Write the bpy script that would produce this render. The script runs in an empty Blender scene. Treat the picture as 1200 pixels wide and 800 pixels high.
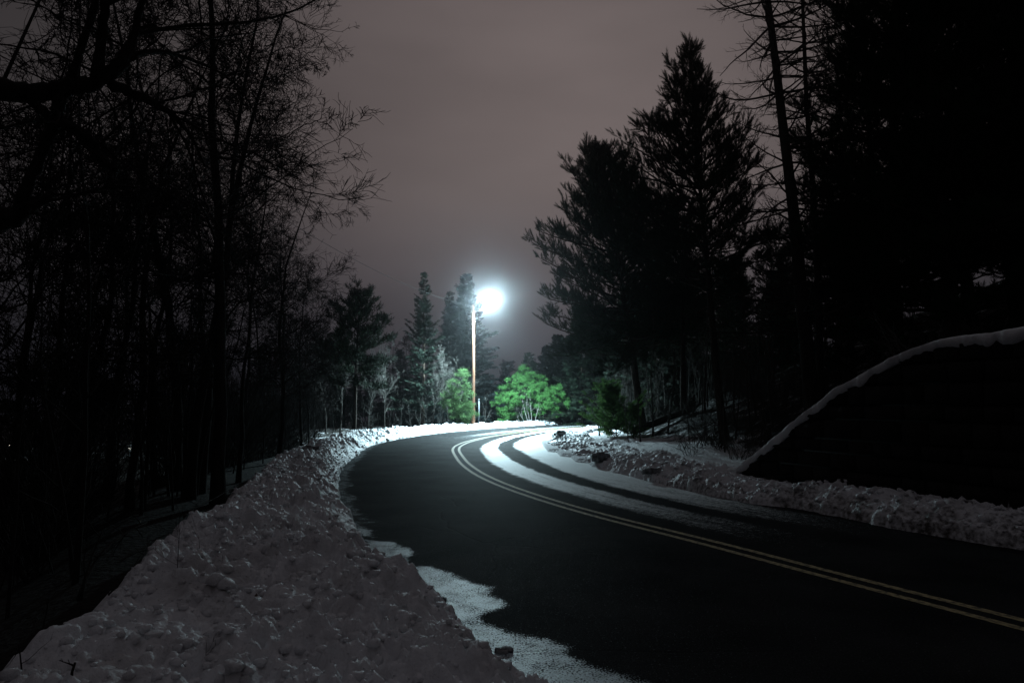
import bpy, math, numpy as np
from mathutils import Vector
rng = np.random.default_rng(11)
C = bpy.context.scene.collection
scene = bpy.context.scene

# ------------------------------------------------------------------ camera model
F = 800.0; CAM_Z = 1.8; TH = math.atan(74 / 800.0)
FW = np.array([0, math.cos(TH), math.sin(TH)]); UP = np.array([0, -math.sin(TH), math.cos(TH)])
def ray(px, py): return F * FW + np.array([px - 600.0, 0, 0]) + (400 - py) * UP
def at(px, py, Y):                       # the point seen at a picture position, Y metres ahead
    d = ray(px, py); return np.array([0, 0, CAM_Z]) + d * (Y / d[1])
def on_ground(px, py, z=0.0):
    d = ray(px, py); t = (z - CAM_Z) / d[2]; return np.array([d[0] * t, d[1] * t])

# ------------------------------------------------------------------ noise
_perm = np.random.default_rng(5).permutation(65536)
def _h(i, j, k=0): return _perm[(_perm[(_perm[i & 65535] + j) & 65535] + k * 7919) & 65535]
def perlin(x, y, seed=0):
    x = np.asarray(x, float); y = np.asarray(y, float)
    xi = np.floor(x).astype(int); yi = np.floor(y).astype(int); xf = x - xi; yf = y - yi
    def g(a, b, dx, dy):
        an = _h(a, b, seed) / 65536.0 * 2 * np.pi
        return np.cos(an) * dx + np.sin(an) * dy
    u = xf ** 3 * (xf * (xf * 6 - 15) + 10); v = yf ** 3 * (yf * (yf * 6 - 15) + 10)
    a = g(xi, yi, xf, yf) * (1 - u) + g(xi + 1, yi, xf - 1, yf) * u
    b = g(xi, yi + 1, xf, yf - 1) * (1 - u) + g(xi + 1, yi + 1, xf - 1, yf - 1) * u
    return (a * (1 - v) + b * v) * 1.5
def fbm(x, y, o=4, seed=0):
    s = 0; a = 1.0; t = 0
    for i in range(o):
        s = s + a * perlin(x * 2 ** i, y * 2 ** i, seed + i); t += a; a *= .5
    return s / t
def lumps(x, y, seed=0):                 # rounded clods: domes round scattered points
    x = np.asarray(x, float); y = np.asarray(y, float)
    xi = np.floor(x).astype(int); yi = np.floor(y).astype(int); best = np.full(x.shape, -9.0)
    for i in (-1, 0, 1):
        for j in (-1, 0, 1):
            a, b = xi + i, yi + j
            h1 = _h(a, b, seed) / 65536.; h2 = _h(a, b, seed + 1) / 65536.; h3 = _h(a, b, seed + 2) / 65536.
            d2 = (a + h1 - x) ** 2 + (b + h2 - y) ** 2
            best = np.maximum(best, (0.35 + .65 * h3) * (1 - 1.3 * d2))
    return np.clip(best, 0, 1)
def sstep(a, b, x):
    t = np.clip((np.asarray(x, float) - a) / (b - a), 0, 1); return t * t * (3 - 2 * t)

# ------------------------------------------------------------------ mesh helpers
def mesh_np(name, verts, faces_list, mats, smooth=True, mat_idx=None):
    """faces_list: arrays (n,3) or (n,4)."""
    verts = np.asarray(verts, np.float32)
    me = bpy.data.meshes.new(name)
    me.vertices.add(len(verts)); me.vertices.foreach_set('co', verts.ravel())
    faces_list = [np.asarray(f, np.int32) for f in faces_list if len(f)]
    loops = np.concatenate([f.ravel() for f in faces_list])
    tot = np.concatenate([np.full(len(f), f.shape[1], np.int32) for f in faces_list])
    start = np.concatenate([[0], np.cumsum(tot)[:-1]]).astype(np.int32)
    me.loops.add(len(loops)); me.loops.foreach_set('vertex_index', loops)
    me.polygons.add(len(tot)); me.polygons.foreach_set('loop_start', start); me.polygons.foreach_set('loop_total', tot)
    if smooth: me.polygons.foreach_set('use_smooth', np.ones(len(tot), bool))
    for m in mats: me.materials.append(m)
    if mat_idx is not None: me.polygons.foreach_set('material_index', mat_idx.astype(np.int32))
    me.update(calc_edges=True); me.validate()
    return me
def obj(name, me, parent=None, loc=None):
    o = bpy.data.objects.new(name, me); C.objects.link(o)
    if parent is not None: o.parent = parent
    if loc is not None: o.location = loc
    return o
def tag(o, label=None, cat=None, group=None, kind=None):
    if label: o['label'] = label
    if cat: o['category'] = cat
    if group: o['group'] = group
    if kind: o['kind'] = kind
    return o
def empty(name, loc=(0, 0, 0), rz=0):
    o = bpy.data.objects.new(name, None); C.objects.link(o); o.location = loc; o.rotation_euler.z = rz
    o.empty_display_size = .2; return o
def copy_tree(o, loc, rz=0, s=1.0, label=None, group=None, tilt=(0, 0)):
    c = o.copy(); C.objects.link(c); c.location = loc; c.rotation_euler = (tilt[0], tilt[1], rz); c.scale = (s, s, s)
    if label: c['label'] = label
    if group: c['group'] = group
    elif 'group' in c: del c['group']
    for ch in list(o.children):
        k = ch.copy(); C.objects.link(k); k.parent = c
        for g in ch.children:
            q = g.copy(); C.objects.link(q); q.parent = k
    return c
def unit(a): return a / np.maximum(np.linalg.norm(a, axis=-1, keepdims=True), 1e-9)
class Geo:
    def __init__(s): s.v = []; s.f3 = []; s.f4 = []; s.n = 0
    def add(s, v, f3=None, f4=None):
        v = np.asarray(v, float).reshape(-1, 3)
        if f3 is not None and len(f3): s.f3.append(np.asarray(f3) + s.n)
        if f4 is not None and len(f4): s.f4.append(np.asarray(f4) + s.n)
        s.v.append(v); s.n += len(v)
    def tubes(s, P, R, sides=5, caps=False):
        P = np.asarray(P, float); R = np.asarray(R, float)
        if P.ndim == 2: P = P[None]; R = R[None]
        m, n, _ = P.shape
        if m == 0: return
        T = unit(np.gradient(P, axis=1)); mt = unit(P[:, -1] - P[:, 0])
        ax = np.eye(3)[np.argmin(np.abs(mt), axis=1)]
        ref = unit(np.cross(mt, ax))[:, None, :]
        U = unit(ref - (ref * T).sum(-1, keepdims=True) * T); V = np.cross(T, U)
        a = np.arange(sides) * 2 * np.pi / sides
        ring = U[:, :, None] * np.cos(a)[:, None] + V[:, :, None] * np.sin(a)[:, None]
        vv = P[:, :, None] + ring * R[:, :, None, None]
        base = (np.arange(m) * n * sides)[:, None, None]
        i = np.arange(n - 1)[None, :, None] * sides; j = np.arange(sides)[None, None, :]; j2 = (j + 1) % sides
        f = np.stack([base + i + j, base + i + j2, base + i + sides + j2, base + i + sides + j], -1).reshape(-1, 4)
        f3 = []
        if caps:
            for q in range(m):
                for r in range(1, sides - 1):
                    f3.append([q * n * sides, q * n * sides + r + 1, q * n * sides + r])
                    o = q * n * sides + (n - 1) * sides; f3.append([o, o + r, o + r + 1])
        s.add(vv, np.array(f3) if f3 else None, f)
    def inst(s, tv, tf, pos, d, scale, gen):
        m = len(pos)
        if m == 0: return
        d = unit(d); r = unit(gen.normal(size=(m, 3))); U = unit(np.cross(d, r)); V = np.cross(d, U)
        sc = np.broadcast_to(np.asarray(scale, float), (m,))[:, None, None]
        vv = pos[:, None] + sc * (tv[None, :, 0:1] * U[:, None] + tv[None, :, 1:2] * V[:, None] + tv[None, :, 2:3] * d[:, None])
        s.add(vv, (tf[None] + (np.arange(m) * len(tv))[:, None, None]).reshape(-1, 3))
    def box(s, c, sx, sy, sz, M=None):
        v = np.array([[x, y, z] for x in (-.5, .5) for y in (-.5, .5) for z in (-.5, .5)]) * [sx, sy, sz]
        if M is not None: v = v @ np.asarray(M).T
        s.add(v + c, None, [[0, 1, 3, 2], [4, 6, 7, 5], [0, 4, 5, 1], [2, 3, 7, 6], [0, 2, 6, 4], [1, 5, 7, 3]])
    def mesh(s, name, mats, smooth=True):
        fl = []
        if s.f3: fl.append(np.concatenate(s.f3))
        if s.f4: fl.append(np.concatenate(s.f4))
        return mesh_np(name, np.concatenate(s.v), fl, mats, smooth)
def grid_faces(nu, nv):
    a = (np.arange(nu - 1)[:, None] * nv + np.arange(nv - 1)[None]).ravel()
    return np.stack([a, a + 1, a + nv + 1, a + nv], -1)

# ------------------------------------------------------------------ materials
def mat(name, base=(.5, .5, .5), rough=.8, spec=.3):
    m = bpy.data.materials.new(name); m.use_nodes = True
    b = m.node_tree.nodes['Principled BSDF']
    b.inputs['Base Color'].default_value = (*base, 1); b.inputs['Roughness'].default_value = rough
    b.inputs['Specular IOR Level'].default_value = spec
    return m
def N(m, t, **kw):
    n = m.node_tree.nodes.new(t)
    for k, v in kw.items():
        if k in n.inputs.keys(): n.inputs[k].default_value = v
        else: setattr(n, k, v)
    return n
def L(m, a, b): m.node_tree.links.new(a, b)
def noise_mat(name, c0, c1, scale=6, rough=.9, spec=.2, bump=.0, bscale=None, lo=.35, hi=.65, stretch=None):
    m = mat(name, c0, rough, spec); b = m.node_tree.nodes['Principled BSDF']
    tc = N(m, 'ShaderNodeTexCoord'); src = tc.outputs['Object']
    if stretch:
        mp = N(m, 'ShaderNodeMapping'); mp.inputs['Scale'].default_value = stretch; L(m, src, mp.inputs[0]); src = mp.outputs[0]
    n = N(m, 'ShaderNodeTexNoise', Scale=scale, Detail=5.0); L(m, src, n.inputs['Vector'])
    r = N(m, 'ShaderNodeValToRGB'); e = r.color_ramp.elements
    e[0].position = lo; e[0].color = (*c0, 1); e[1].position = hi; e[1].color = (*c1, 1)
    L(m, n.outputs['Fac'], r.inputs[0]); L(m, r.outputs[0], b.inputs['Base Color'])
    if bump:
        n2 = N(m, 'ShaderNodeTexNoise', Scale=bscale or scale * 4, Detail=6.0); L(m, src, n2.inputs['Vector'])
        bp = N(m, 'ShaderNodeBump', Strength=1.0, Distance=bump); L(m, n2.outputs['Fac'], bp.inputs['Height']); L(m, bp.outputs[0], b.inputs['Normal'])
    return m
M_bark = noise_mat('dark_bark', (.012, .011, .010), (.035, .031, .028), 9, .95, .1, .02, 30, stretch=(1, 1, .25))
M_twig = mat('twig_bark', (.022, .019, .018), .9, .1)
M_bark_grey = noise_mat('grey_bark', (.022, .021, .019), (.055, .052, .048), 9, .9, .15, .01, 40, stretch=(1, 1, .3))
M_twig_grey = mat('grey_twig', (.042, .040, .036), .85, .15)
M_pine_bark = noise_mat('pine_bark', (.014, .010, .008), (.045, .033, .026), 7, .95, .1, .03, 25, stretch=(1, 1, .3))
def leaf_mat(name, c0, c1, rough=.6, trans=.0, mid=None):
    m = mat(name, c0, .8, .07); b = m.node_tree.nodes['Principled BSDF']
    g = N(m, 'ShaderNodeNewGeometry'); r = N(m, 'ShaderNodeValToRGB'); e = r.color_ramp.elements
    e[0].color = (*c0, 1); e[1].color = (*c1, 1)
    L(m, g.outputs['Random Per Island'], r.inputs[0]); L(m, r.outputs[0], b.inputs['Base Color'])
    if trans:
        t = N(m, 'ShaderNodeBsdfTranslucent'); L(m, r.outputs[0], t.inputs[0]); x = N(m, 'ShaderNodeMixShader'); x.inputs[0].default_value = trans
        L(m, b.outputs[0], x.inputs[1]); L(m, t.outputs[0], x.inputs[2]); L(m, x.outputs[0], m.node_tree.nodes['Material Output'].inputs['Surface'])
    return m
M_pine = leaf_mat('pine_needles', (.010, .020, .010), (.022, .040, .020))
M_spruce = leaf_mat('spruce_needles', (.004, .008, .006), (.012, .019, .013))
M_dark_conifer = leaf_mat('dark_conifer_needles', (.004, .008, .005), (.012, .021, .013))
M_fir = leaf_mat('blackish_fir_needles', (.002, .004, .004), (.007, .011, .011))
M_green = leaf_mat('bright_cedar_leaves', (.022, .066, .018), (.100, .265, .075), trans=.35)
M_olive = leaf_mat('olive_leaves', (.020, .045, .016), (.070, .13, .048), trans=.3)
M_pole = noise_mat('pole_wood', (.065, .028, .014), (.115, .054, .030), 5, .75, .25, .006, 30, stretch=(6, 6, .35))
M_metal = noise_mat('galvanised_steel', (.10, .105, .11), (.16, .165, .17), 12, .5, .5)
M_post = noise_mat('grey_post_paint', (.045, .05, .058), (.075, .08, .09), 12, .7, .2)
M_wire = mat('wire_black', (.015, .015, .015), .6)
M_rock = noise_mat('dirty_ice', (.06, .06, .062), (.30, .30, .31), 9, .7, .35, .02, 18)
M_deadleaf = mat('dead_leaf', (.06, .03, .015), .8)

def snow_material(name, dirt_attr=False):
    m = mat(name, (.80, .80, .82), .55, .5); b = m.node_tree.nodes['Principled BSDF']
    tc = N(m, 'ShaderNodeTexCoord')
    n = N(m, 'ShaderNodeTexNoise', Scale=1.7, Detail=7.0, Roughness=.65); L(m, tc.outputs['Object'], n.inputs['Vector'])
    n3 = N(m, 'ShaderNodeTexNoise', Scale=14.0, Detail=4.0); L(m, tc.outputs['Object'], n3.inputs['Vector'])
    r = N(m, 'ShaderNodeValToRGB'); e = r.color_ramp.elements
    e[0].position = .30; e[0].color = (.54, .53, .54, 1); e[1].position = .55; e[1].color = (.78, .79, .82, 1)
    L(m, n.outputs['Fac'], r.inputs[0])
    col = r.outputs[0]
    at_ = N(m, 'ShaderNodeAttribute', attribute_name='dirt')
    ad = N(m, 'ShaderNodeMath', operation='MULTIPLY_ADD'); L(m, n3.outputs['Fac'], ad.inputs[0]); ad.inputs[1].default_value = 1.6; ad.inputs[2].default_value = -.8
    su = N(m, 'ShaderNodeMath', operation='ADD'); L(m, ad.outputs[0], su.inputs[0]); L(m, at_.outputs['Fac'], su.inputs[1])
    mr = N(m, 'ShaderNodeMapRange'); mr.inputs[1].default_value = .45; mr.inputs[2].default_value = .95; L(m, su.outputs[0], mr.inputs[0])
    mx = N(m, 'ShaderNodeMix', data_type='RGBA'); L(m, mr.outputs[0], mx.inputs[0]); L(m, col, mx.inputs[6]); mx.inputs[7].default_value = (.06, .052, .045, 1)
    L(m, mx.outputs[2], b.inputs['Base Color'])
    n2 = N(m, 'ShaderNodeTexNoise', Scale=45.0, Detail=5.0); L(m, tc.outputs['Object'], n2.inputs['Vector'])
    bp = N(m, 'ShaderNodeBump', Strength=.9, Distance=.016); L(m, n2.outputs['Fac'], bp.inputs['Height']); L(m, bp.outputs[0], b.inputs['Normal'])
    return m
M_snow = snow_material('ploughed_snow')
M_cap = noise_mat('clean_snow', (.72, .72, .74), (.82, .82, .83), 4, .65, .3, .012, 40)

# woodland floor: snow broken by leaf litter
M_ground = mat('woodland_floor', (.5, .5, .5), .85, .2)
def _ground():
    m = M_ground; b = m.node_tree.nodes['Principled BSDF']; tc = N(m, 'ShaderNodeTexCoord')
    n = N(m, 'ShaderNodeTexNoise', Scale=1.6, Detail=8.0, Roughness=.7); L(m, tc.outputs['Object'], n.inputs['Vector'])
    at_ = N(m, 'ShaderNodeAttribute', attribute_name='litter')
    su = N(m, 'ShaderNodeMath', operation='ADD'); L(m, n.outputs['Fac'], su.inputs[0]); L(m, at_.outputs['Fac'], su.inputs[1])
    mr = N(m, 'ShaderNodeMapRange'); mr.inputs[1].default_value = .55; mr.inputs[2].default_value = .66; L(m, su.outputs[0], mr.inputs[0])
    mx = N(m, 'ShaderNodeMix', data_type='RGBA'); L(m, mr.outputs[0], mx.inputs[0])
    mx.inputs[6].default_value = (.74, .74, .76, 1); mx.inputs[7].default_value = (.013, .011, .009, 1)
    L(m, mx.outputs[2], b.inputs['Base Color'])
    n2 = N(m, 'ShaderNodeTexNoise', Scale=11.0, Detail=7.0); L(m, tc.outputs['Object'], n2.inputs['Vector'])
    bp = N(m, 'ShaderNodeBump', Strength=1.0, Distance=.10); L(m, n2.outputs['Fac'], bp.inputs['Height']); L(m, bp.outputs[0], b.inputs['Normal'])
_ground()

# road: asphalt with frost and slush masks held on the road sheet
M_road = mat('wet_asphalt', (.03, .03, .03), .6, .3)
def _road():
    m = M_road; b = m.node_tree.nodes['Principled BSDF']; tc = N(m, 'ShaderNodeTexCoord'); O = tc.outputs['Object']
    def noise(sc, det=3.0): 
        n = N(m, 'ShaderNodeTexNoise', Scale=sc, Detail=det); L(m, O, n.inputs['Vector']); return n.outputs['Fac']
    def math_(op, a, b_, c=None, clamp=False):
        n = N(m, 'ShaderNodeMath', operation=op, use_clamp=clamp)
        for i, x in enumerate((a, b_, c)):
            if x is None: continue
            if isinstance(x, (int, float)): n.inputs[i].default_value = x
            else: L(m, x, n.inputs[i])
        return n.outputs[0]
    def rng_(x, a, b_, c=0, d=1):
        n = N(m, 'ShaderNodeMapRange'); L(m, x, n.inputs[0])
        for i, v in zip((1, 2, 3, 4), (a, b_, c, d)): n.inputs[i].default_value = v
        return n.outputs[0]
    fine = noise(85, 2); mid = noise(9, 4); big = noise(.9, 4)
    # asphalt colour
    r = N(m, 'ShaderNodeValToRGB'); e = r.color_ramp.elements
    e[0].position = .36; e[0].color = (.006, .0065, .007, 1); e[1].position = .66; e[1].color = (.040, .041, .042, 1)
    L(m, math_('ADD', math_('MULTIPLY', fine, .6), math_('MULTIPLY', big, .4)), r.inputs[0])
    fr = N(m, 'ShaderNodeAttribute', attribute_name='frost').outputs['Fac']
    sl = N(m, 'ShaderNodeAttribute', attribute_name='slush').outputs['Fac']
    grain = math_('ADD', math_('MULTIPLY', noise(60, 2), .85), math_('MULTIPLY', mid, .15))
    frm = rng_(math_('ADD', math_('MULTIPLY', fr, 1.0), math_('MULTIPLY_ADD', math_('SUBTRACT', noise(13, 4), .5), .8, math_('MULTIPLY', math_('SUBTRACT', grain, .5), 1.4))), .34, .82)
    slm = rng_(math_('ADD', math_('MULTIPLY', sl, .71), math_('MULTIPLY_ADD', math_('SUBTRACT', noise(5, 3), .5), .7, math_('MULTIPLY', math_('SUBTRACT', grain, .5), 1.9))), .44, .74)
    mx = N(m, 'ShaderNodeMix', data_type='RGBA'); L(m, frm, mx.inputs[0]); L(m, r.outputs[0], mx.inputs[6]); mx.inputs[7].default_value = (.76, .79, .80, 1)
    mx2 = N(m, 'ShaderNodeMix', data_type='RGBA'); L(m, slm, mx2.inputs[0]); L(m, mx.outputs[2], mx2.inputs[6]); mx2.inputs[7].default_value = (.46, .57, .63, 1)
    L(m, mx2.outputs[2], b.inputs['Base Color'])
    ro = math_('ADD', .56, math_('MULTIPLY', mid, .16))
    ro2 = math_('MULTIPLY_ADD', slm, -.30, ro); ro3 = math_('MULTIPLY_ADD', frm, -.06, ro2)
    L(m, ro3, b.inputs['Roughness'])
    sp = math_('ADD', math_('ADD', math_('MULTIPLY_ADD', slm, .95, .003), math_('MULTIPLY', frm, .40)), rng_(noise(48, 1), .66, .74, 0, .16)); L(m, sp, b.inputs['Specular IOR Level'])
    wv = N(m, 'ShaderNodeTexNoise', Scale=1.3, Detail=4.0); L(m, O, wv.inputs['Vector'])
    wm = N(m, 'ShaderNodeMix', data_type='VECTOR'); wm.inputs[0].default_value = .22; L(m, O, wm.inputs[4]); L(m, wv.outputs['Color'], wm.inputs[5])
    vo = N(m, 'ShaderNodeTexVoronoi', feature='DISTANCE_TO_EDGE', Scale=.42); L(m, wm.outputs[1], vo.inputs['Vector'])
    crk = rng_(vo.outputs['Distance'], .0, .008, 0, 1)
    h = math_('ADD', math_('ADD', math_('MULTIPLY', fine, 1.0), math_('MULTIPLY', grain, .6)), math_('MULTIPLY', crk, .6))
    bp = N(m, 'ShaderNodeBump', Strength=1.0, Distance=.006); L(m, h, bp.inputs['Height']); L(m, bp.outputs[0], b.inputs['Normal'])
_road()
M_line = noise_mat('worn_yellow_paint', (.46, .37, .20), (.09, .08, .06), 17, .7, .15, .003, 80, lo=.42, hi=.66)

# ------------------------------------------------------------------ road centre line
near = [on_ground(*p) for p in [(1200, 730), (1060, 697), (940, 665), (820, 632), (730, 611.6), (690, 600.6), (640, 586), (590, 569), (560, 555), (543, 542), (533.6, 528), (535, 523)]]
ctrl = [np.array(p) for p in [(15.5, -25), (11.5, -13), (8.6, -5), (6.5, .5), (5.2, 3.6)]] + near + [np.array(p) for p in [(-2.2, 33.5), (-1.4, 38.5), (.3, 44.5), (2.6, 50), (5.8, 56.5), (10, 63), (17, 71), (28, 80), (46, 90), (85, 104), (150, 122)]]
ctrl = np.array(ctrl)
_s = np.concatenate([[0], np.cumsum(np.linalg.norm(np.diff(ctrl, axis=0), axis=1))])
_f = np.arange(0, _s[-1], .25)
cl = np.stack([np.interp(_f, _s, ctrl[:, 0]), np.interp(_f, _s, ctrl[:, 1])], 1)
k = np.exp(-np.linspace(-2.2, 2.2, 19) ** 2); k /= k.sum()
for _ in range(2):
    pad = np.pad(cl, ((9, 9), (0, 0)), 'reflect', reflect_type='odd'); cl = np.stack([np.convolve(pad[:, i], k, 'valid') for i in (0, 1)], 1)
cu = np.concatenate([[0], np.cumsum(np.linalg.norm(np.diff(cl, axis=0), axis=1))])
ct = unit(np.gradient(cl, axis=0)); cn = np.stack([ct[:, 1], -ct[:, 0]], 1)      # to the right of travel
def uv_of(P):
    P = np.atleast_2d(P); us = np.empty(len(P)); vs = np.empty(len(P))
    for a in range(0, len(P), 4000):
        q = P[a:a + 4000]; d2 = ((q[:, None] - cl[None, ::2]) ** 2).sum(-1); i = d2.argmin(1) * 2
        r = q - cl[i]; us[a:a + 4000] = cu[i] + (r * ct[i]).sum(1); vs[a:a + 4000] = (r * cn[i]).sum(1)
        far = np.sqrt(d2.min(1)); vs[a:a + 4000] = np.where(np.abs(vs[a:a + 4000]) > 1e-6, np.sign(vs[a:a + 4000]) * np.maximum(far, np.abs(vs[a:a + 4000]) * .0), 0)
    return us, vs
def fr(u):
    p = np.stack([np.interp(u, cu, cl[:, i]) for i in (0, 1)], -1); n = unit(np.stack([np.interp(u, cu, cn[:, i]) for i in (0, 1)], -1)); return p, n
def uvp(u, v):
    p, n = fr(np.asarray(u, float)); return p + n * np.asarray(v, float)[..., None]
U0 = uv_of(on_ground(1200, 730))[0][0]          # u at the lower right corner of the view
def edge_fn(pts, lo, hi, first=None):
    u, v = uv_of(np.array([on_ground(*p) for p in pts])); o = np.argsort(u); u = u[o]; v = np.clip(v[o], lo, hi)
    return lambda x: np.interp(x, u, v)
right_edge = edge_fn([(1200, 645), (1050, 622), (940, 597), (880, 590), (820, 578), (760, 564), (740, 559), (720, 553), (680, 540), (652, 528), (644, 516), (664, 505)], 3.1, 3.95)
left_edge = edge_fn([(612, 800), (578, 767), (530, 722), (507, 697), (473, 675), (452, 656), (430, 640), (416, 612), (398, 584), (398, 566), (404, 546), (420, 533), (560, 503), (600, 500)], -4.7, -3.3)

# ------------------------------------------------------------------ terrain
axs = np.concatenate([-np.geomspace(460, 13, 44), np.arange(-12.6, 15, .32), np.geomspace(15.2, 460, 44)])
ays = np.concatenate([-np.geomspace(60, 4, 10), np.arange(-3, 40, .34), np.geomspace(40.4, 470, 60)])
# retaining wall foot line (u, v) and its top profile
wall_px = [(862, 549), (883, 532), (905, 515), (927, 496), (954, 474), (981, 454), (1017, 434), (1045, 419), (1072, 407), (1099, 399), (1126, 394), (1170, 391), (1199, 390), (1260, 384), (1340, 380)]
wA = np.array([4.95, 15.4]); wB = np.array([7.15, 9.4]); wdir = unit(wB - wA); wn = np.array([-wdir[1], wdir[0]])   # wn points away from the road
if wn[0] < 0: wn = -wn
def wall_hit(px, py):
    d = ray(px, py); o2 = -wA                         # line wA + t wdir, camera at origin
    A = np.array([[d[0], -wdir[0]], [d[1], -wdir[1]]]); k_, t_ = np.linalg.solve(A, wA)
    return t_, CAM_Z + k_ * d[2]
wt, wz = map(np.array, zip(*[wall_hit(*p) for p in wall_px]))
wz = np.maximum.accumulate(wz)
def terrain_z(x, y, with_wall=True):
    x = np.asarray(x, float); y = np.asarray(y, float); sh = x.shape
    u, v = uv_of(np.stack([x.ravel(), y.ravel()], 1)); u = u.reshape(sh); v = v.reshape(sh)
    ur = u - U0
    d = v - 3.6
    hill = np.where(d > 0, .10 + .10 * d + .42 * np.maximum(d - 4.5, 0) - .0 , -.22)
    hill = hill * 1.0
    hill = 17 * np.tanh(hill / 17)
    # the wood inside the bend stays low close to the road, rises on the right
    near_r = sstep(60, 20, y) * .75 + .25
    hill = np.where(d > 0, hill * near_r, hill)
    e = -v - 4.0
    W = np.interp(ur, [-12, 0, 6, 14, 24, 34, 60], [3.2, 3.1, 3.0, 3.3, 2.2, 1.5, 1.5])
    slope = np.interp(ur, [-10, 10, 26, 38, 60, 120], [.42, .38, .22, .05, .04, .04])
    lo = -.05 - slope * np.maximum(e - W, 0); lo = 13 * np.tanh(lo / 13)
    z = np.where(v > 0, hill, np.where(e > 0, lo, -.22))
    bumps = .16 * fbm(x * .45, y * .45, 4, 3) + .05 * perlin(x * 2.3, y * 2.3, 9)
    away = sstep(.3, 3, np.maximum(d, e - W))
    z = z + bumps * away + fbm(x * .03, y * .03, 3, 21) * 2.5 * sstep(25, 120, np.hypot(x, y)) * away
    if with_wall:
        rx = x - wA[0]; ry = y - wA[1]; t = rx * wdir[0] + ry * wdir[1]; dd = rx * wn[0] + ry * wn[1]
        top = np.interp(t, wt, wz) - .06
        f = sstep(.12, .42, dd) * (t > wt[0] - .5)
        z = np.where((t > wt[0] - .3) & (dd > .0), z * (1 - f) + np.maximum(z, top + .06 * np.maximum(dd - .5, 0) + .25 * np.maximum(dd - 2, 0) + bumps * .4 * sstep(.6, 1.5, dd)) * f, z)
    return z
X, Y = np.meshgrid(axs, ays, indexing='ij')
Z = terrain_z(X, Y)
gm = mesh_np('ground', np.stack([X, Y, Z], -1).reshape(-1, 3), [grid_faces(len(axs), len(ays))[:, ::-1]], [M_ground])
uu, vv = uv_of(np.stack([X.ravel(), Y.ravel()], 1))
lit = np.where(vv < 0, np.where(uu - U0 < 34, .58, .15), .06) + .05 * sstep(25, 60, np.hypot(X, Y).ravel())
lit = lit - .30 * sstep(9.0, 5.0, vv) * (vv > 0) * sstep(14, 18, Y.ravel()) + .16 * sstep(7.0, 9.5, vv)   # clean snow beside the inside of the bend
a = gm.attributes.new('litter', 'FLOAT', 'POINT'); a.data.foreach_set('value', lit.astype(np.float32))
tag(obj('ground', gm), kind='structure')
_tz = {}
def tz(x, y): return float(terrain_z(np.array([x]), np.array([y]))[0])

# ------------------------------------------------------------------ road sheet
ur = np.concatenate([np.arange(-30, -2, 1.0), np.arange(-2, 9, .05), np.arange(9, 30, .06), np.arange(30, 60, .13), np.arange(60, 160, 1.5)])
vr = np.concatenate([np.arange(-5.4, -3.0, .035), np.arange(-3.0, .4, .17), np.arange(.4, 4.3, .035)])
UU, VV = np.meshgrid(ur + U0, vr, indexing='ij')
RP = uvp(UU, VV); RZ = np.zeros(UU.shape)
road_me = mesh_np('road', np.concatenate([RP, RZ[..., None]], -1).reshape(-1, 3), [grid_faces(len(ur), len(vr))], [M_road])
urel = UU - U0
def band(lo, hi, soft_l, soft_r):
    w = .07 * fbm(urel * .5, VV * 1.0, 3, 40) + .05 * perlin(urel * 2.2, VV * 3, 44)
    return sstep(-soft_l, soft_l, VV - lo + w) * sstep(-soft_r, soft_r, hi - VV + w)
b1l = np.interp(urel, [0, 3, 6, 10, 16, 22, 28, 34, 44], [.5, .55, .72, .82, .84, 1.0, 1.12, .95, .7])
b1r = np.interp(urel, [0, 5, 10, 18, 24, 30, 44], [1.55, 1.62, 1.68, 1.62, 1.74, 1.70, 1.3])
b2l = np.interp(urel, [0, 6, 10, 16, 22, 30, 44], [2.1, 2.1, 2.25, 2.42, 2.52, 2.35, 1.9])
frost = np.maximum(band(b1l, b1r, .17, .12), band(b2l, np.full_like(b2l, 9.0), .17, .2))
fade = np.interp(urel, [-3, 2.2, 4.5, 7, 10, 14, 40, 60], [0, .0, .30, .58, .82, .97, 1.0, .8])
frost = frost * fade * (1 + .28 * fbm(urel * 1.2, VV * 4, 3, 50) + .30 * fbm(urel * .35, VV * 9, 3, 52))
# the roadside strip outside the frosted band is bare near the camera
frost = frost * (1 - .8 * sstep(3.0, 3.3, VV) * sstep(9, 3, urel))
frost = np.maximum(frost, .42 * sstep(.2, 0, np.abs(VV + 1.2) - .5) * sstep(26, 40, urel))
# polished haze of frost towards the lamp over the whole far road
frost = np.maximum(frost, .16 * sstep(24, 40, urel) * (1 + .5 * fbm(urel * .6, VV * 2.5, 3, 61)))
# slush pool by the near left verge: its outline lies on the road as photographed
def poly_sd(P, poly):
    a = poly; b = np.roll(poly, -1, 0); d = np.full(len(P), 1e9); ins = np.zeros(len(P), bool)
    for p, q in zip(a, b):
        e = q - p; w = P - p; t = np.clip((w @ e) / (e @ e), 0, 1); d = np.minimum(d, np.linalg.norm(w - t[:, None] * e, axis=1))
        c = (p[1] <= P[:, 1]) != (q[1] <= P[:, 1]); xx = p[0] + (P[:, 1] - p[1]) / np.where(e[1] == 0, 1e-9, e[1]) * e[0]; ins ^= c & (P[:, 0] < xx)
    return np.where(ins, d, -d)
Pf = RP.reshape(-1, 2)
sl_px = [(470, 661), (500, 661), (517, 664), (535, 670), (548, 677), (570, 682), (588, 686), (589, 690), (583, 694), (590, 699), (601, 704), (603, 708), (598, 713), (585, 718), (572, 724), (585, 731), (617, 740), (645, 744), (662, 750), (674, 757), (681, 766), (700, 774), (717, 780), (740, 786), (757, 793), (790, 806), (830, 822), (820, 900), (440, 900), (430, 760), (440, 700), (440, 670)]
sl2 = [(425, 630), (447, 633), (462, 632), (475, 640), (490, 645), (486, 652), (478, 658), (440, 665), (420, 645)]
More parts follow.
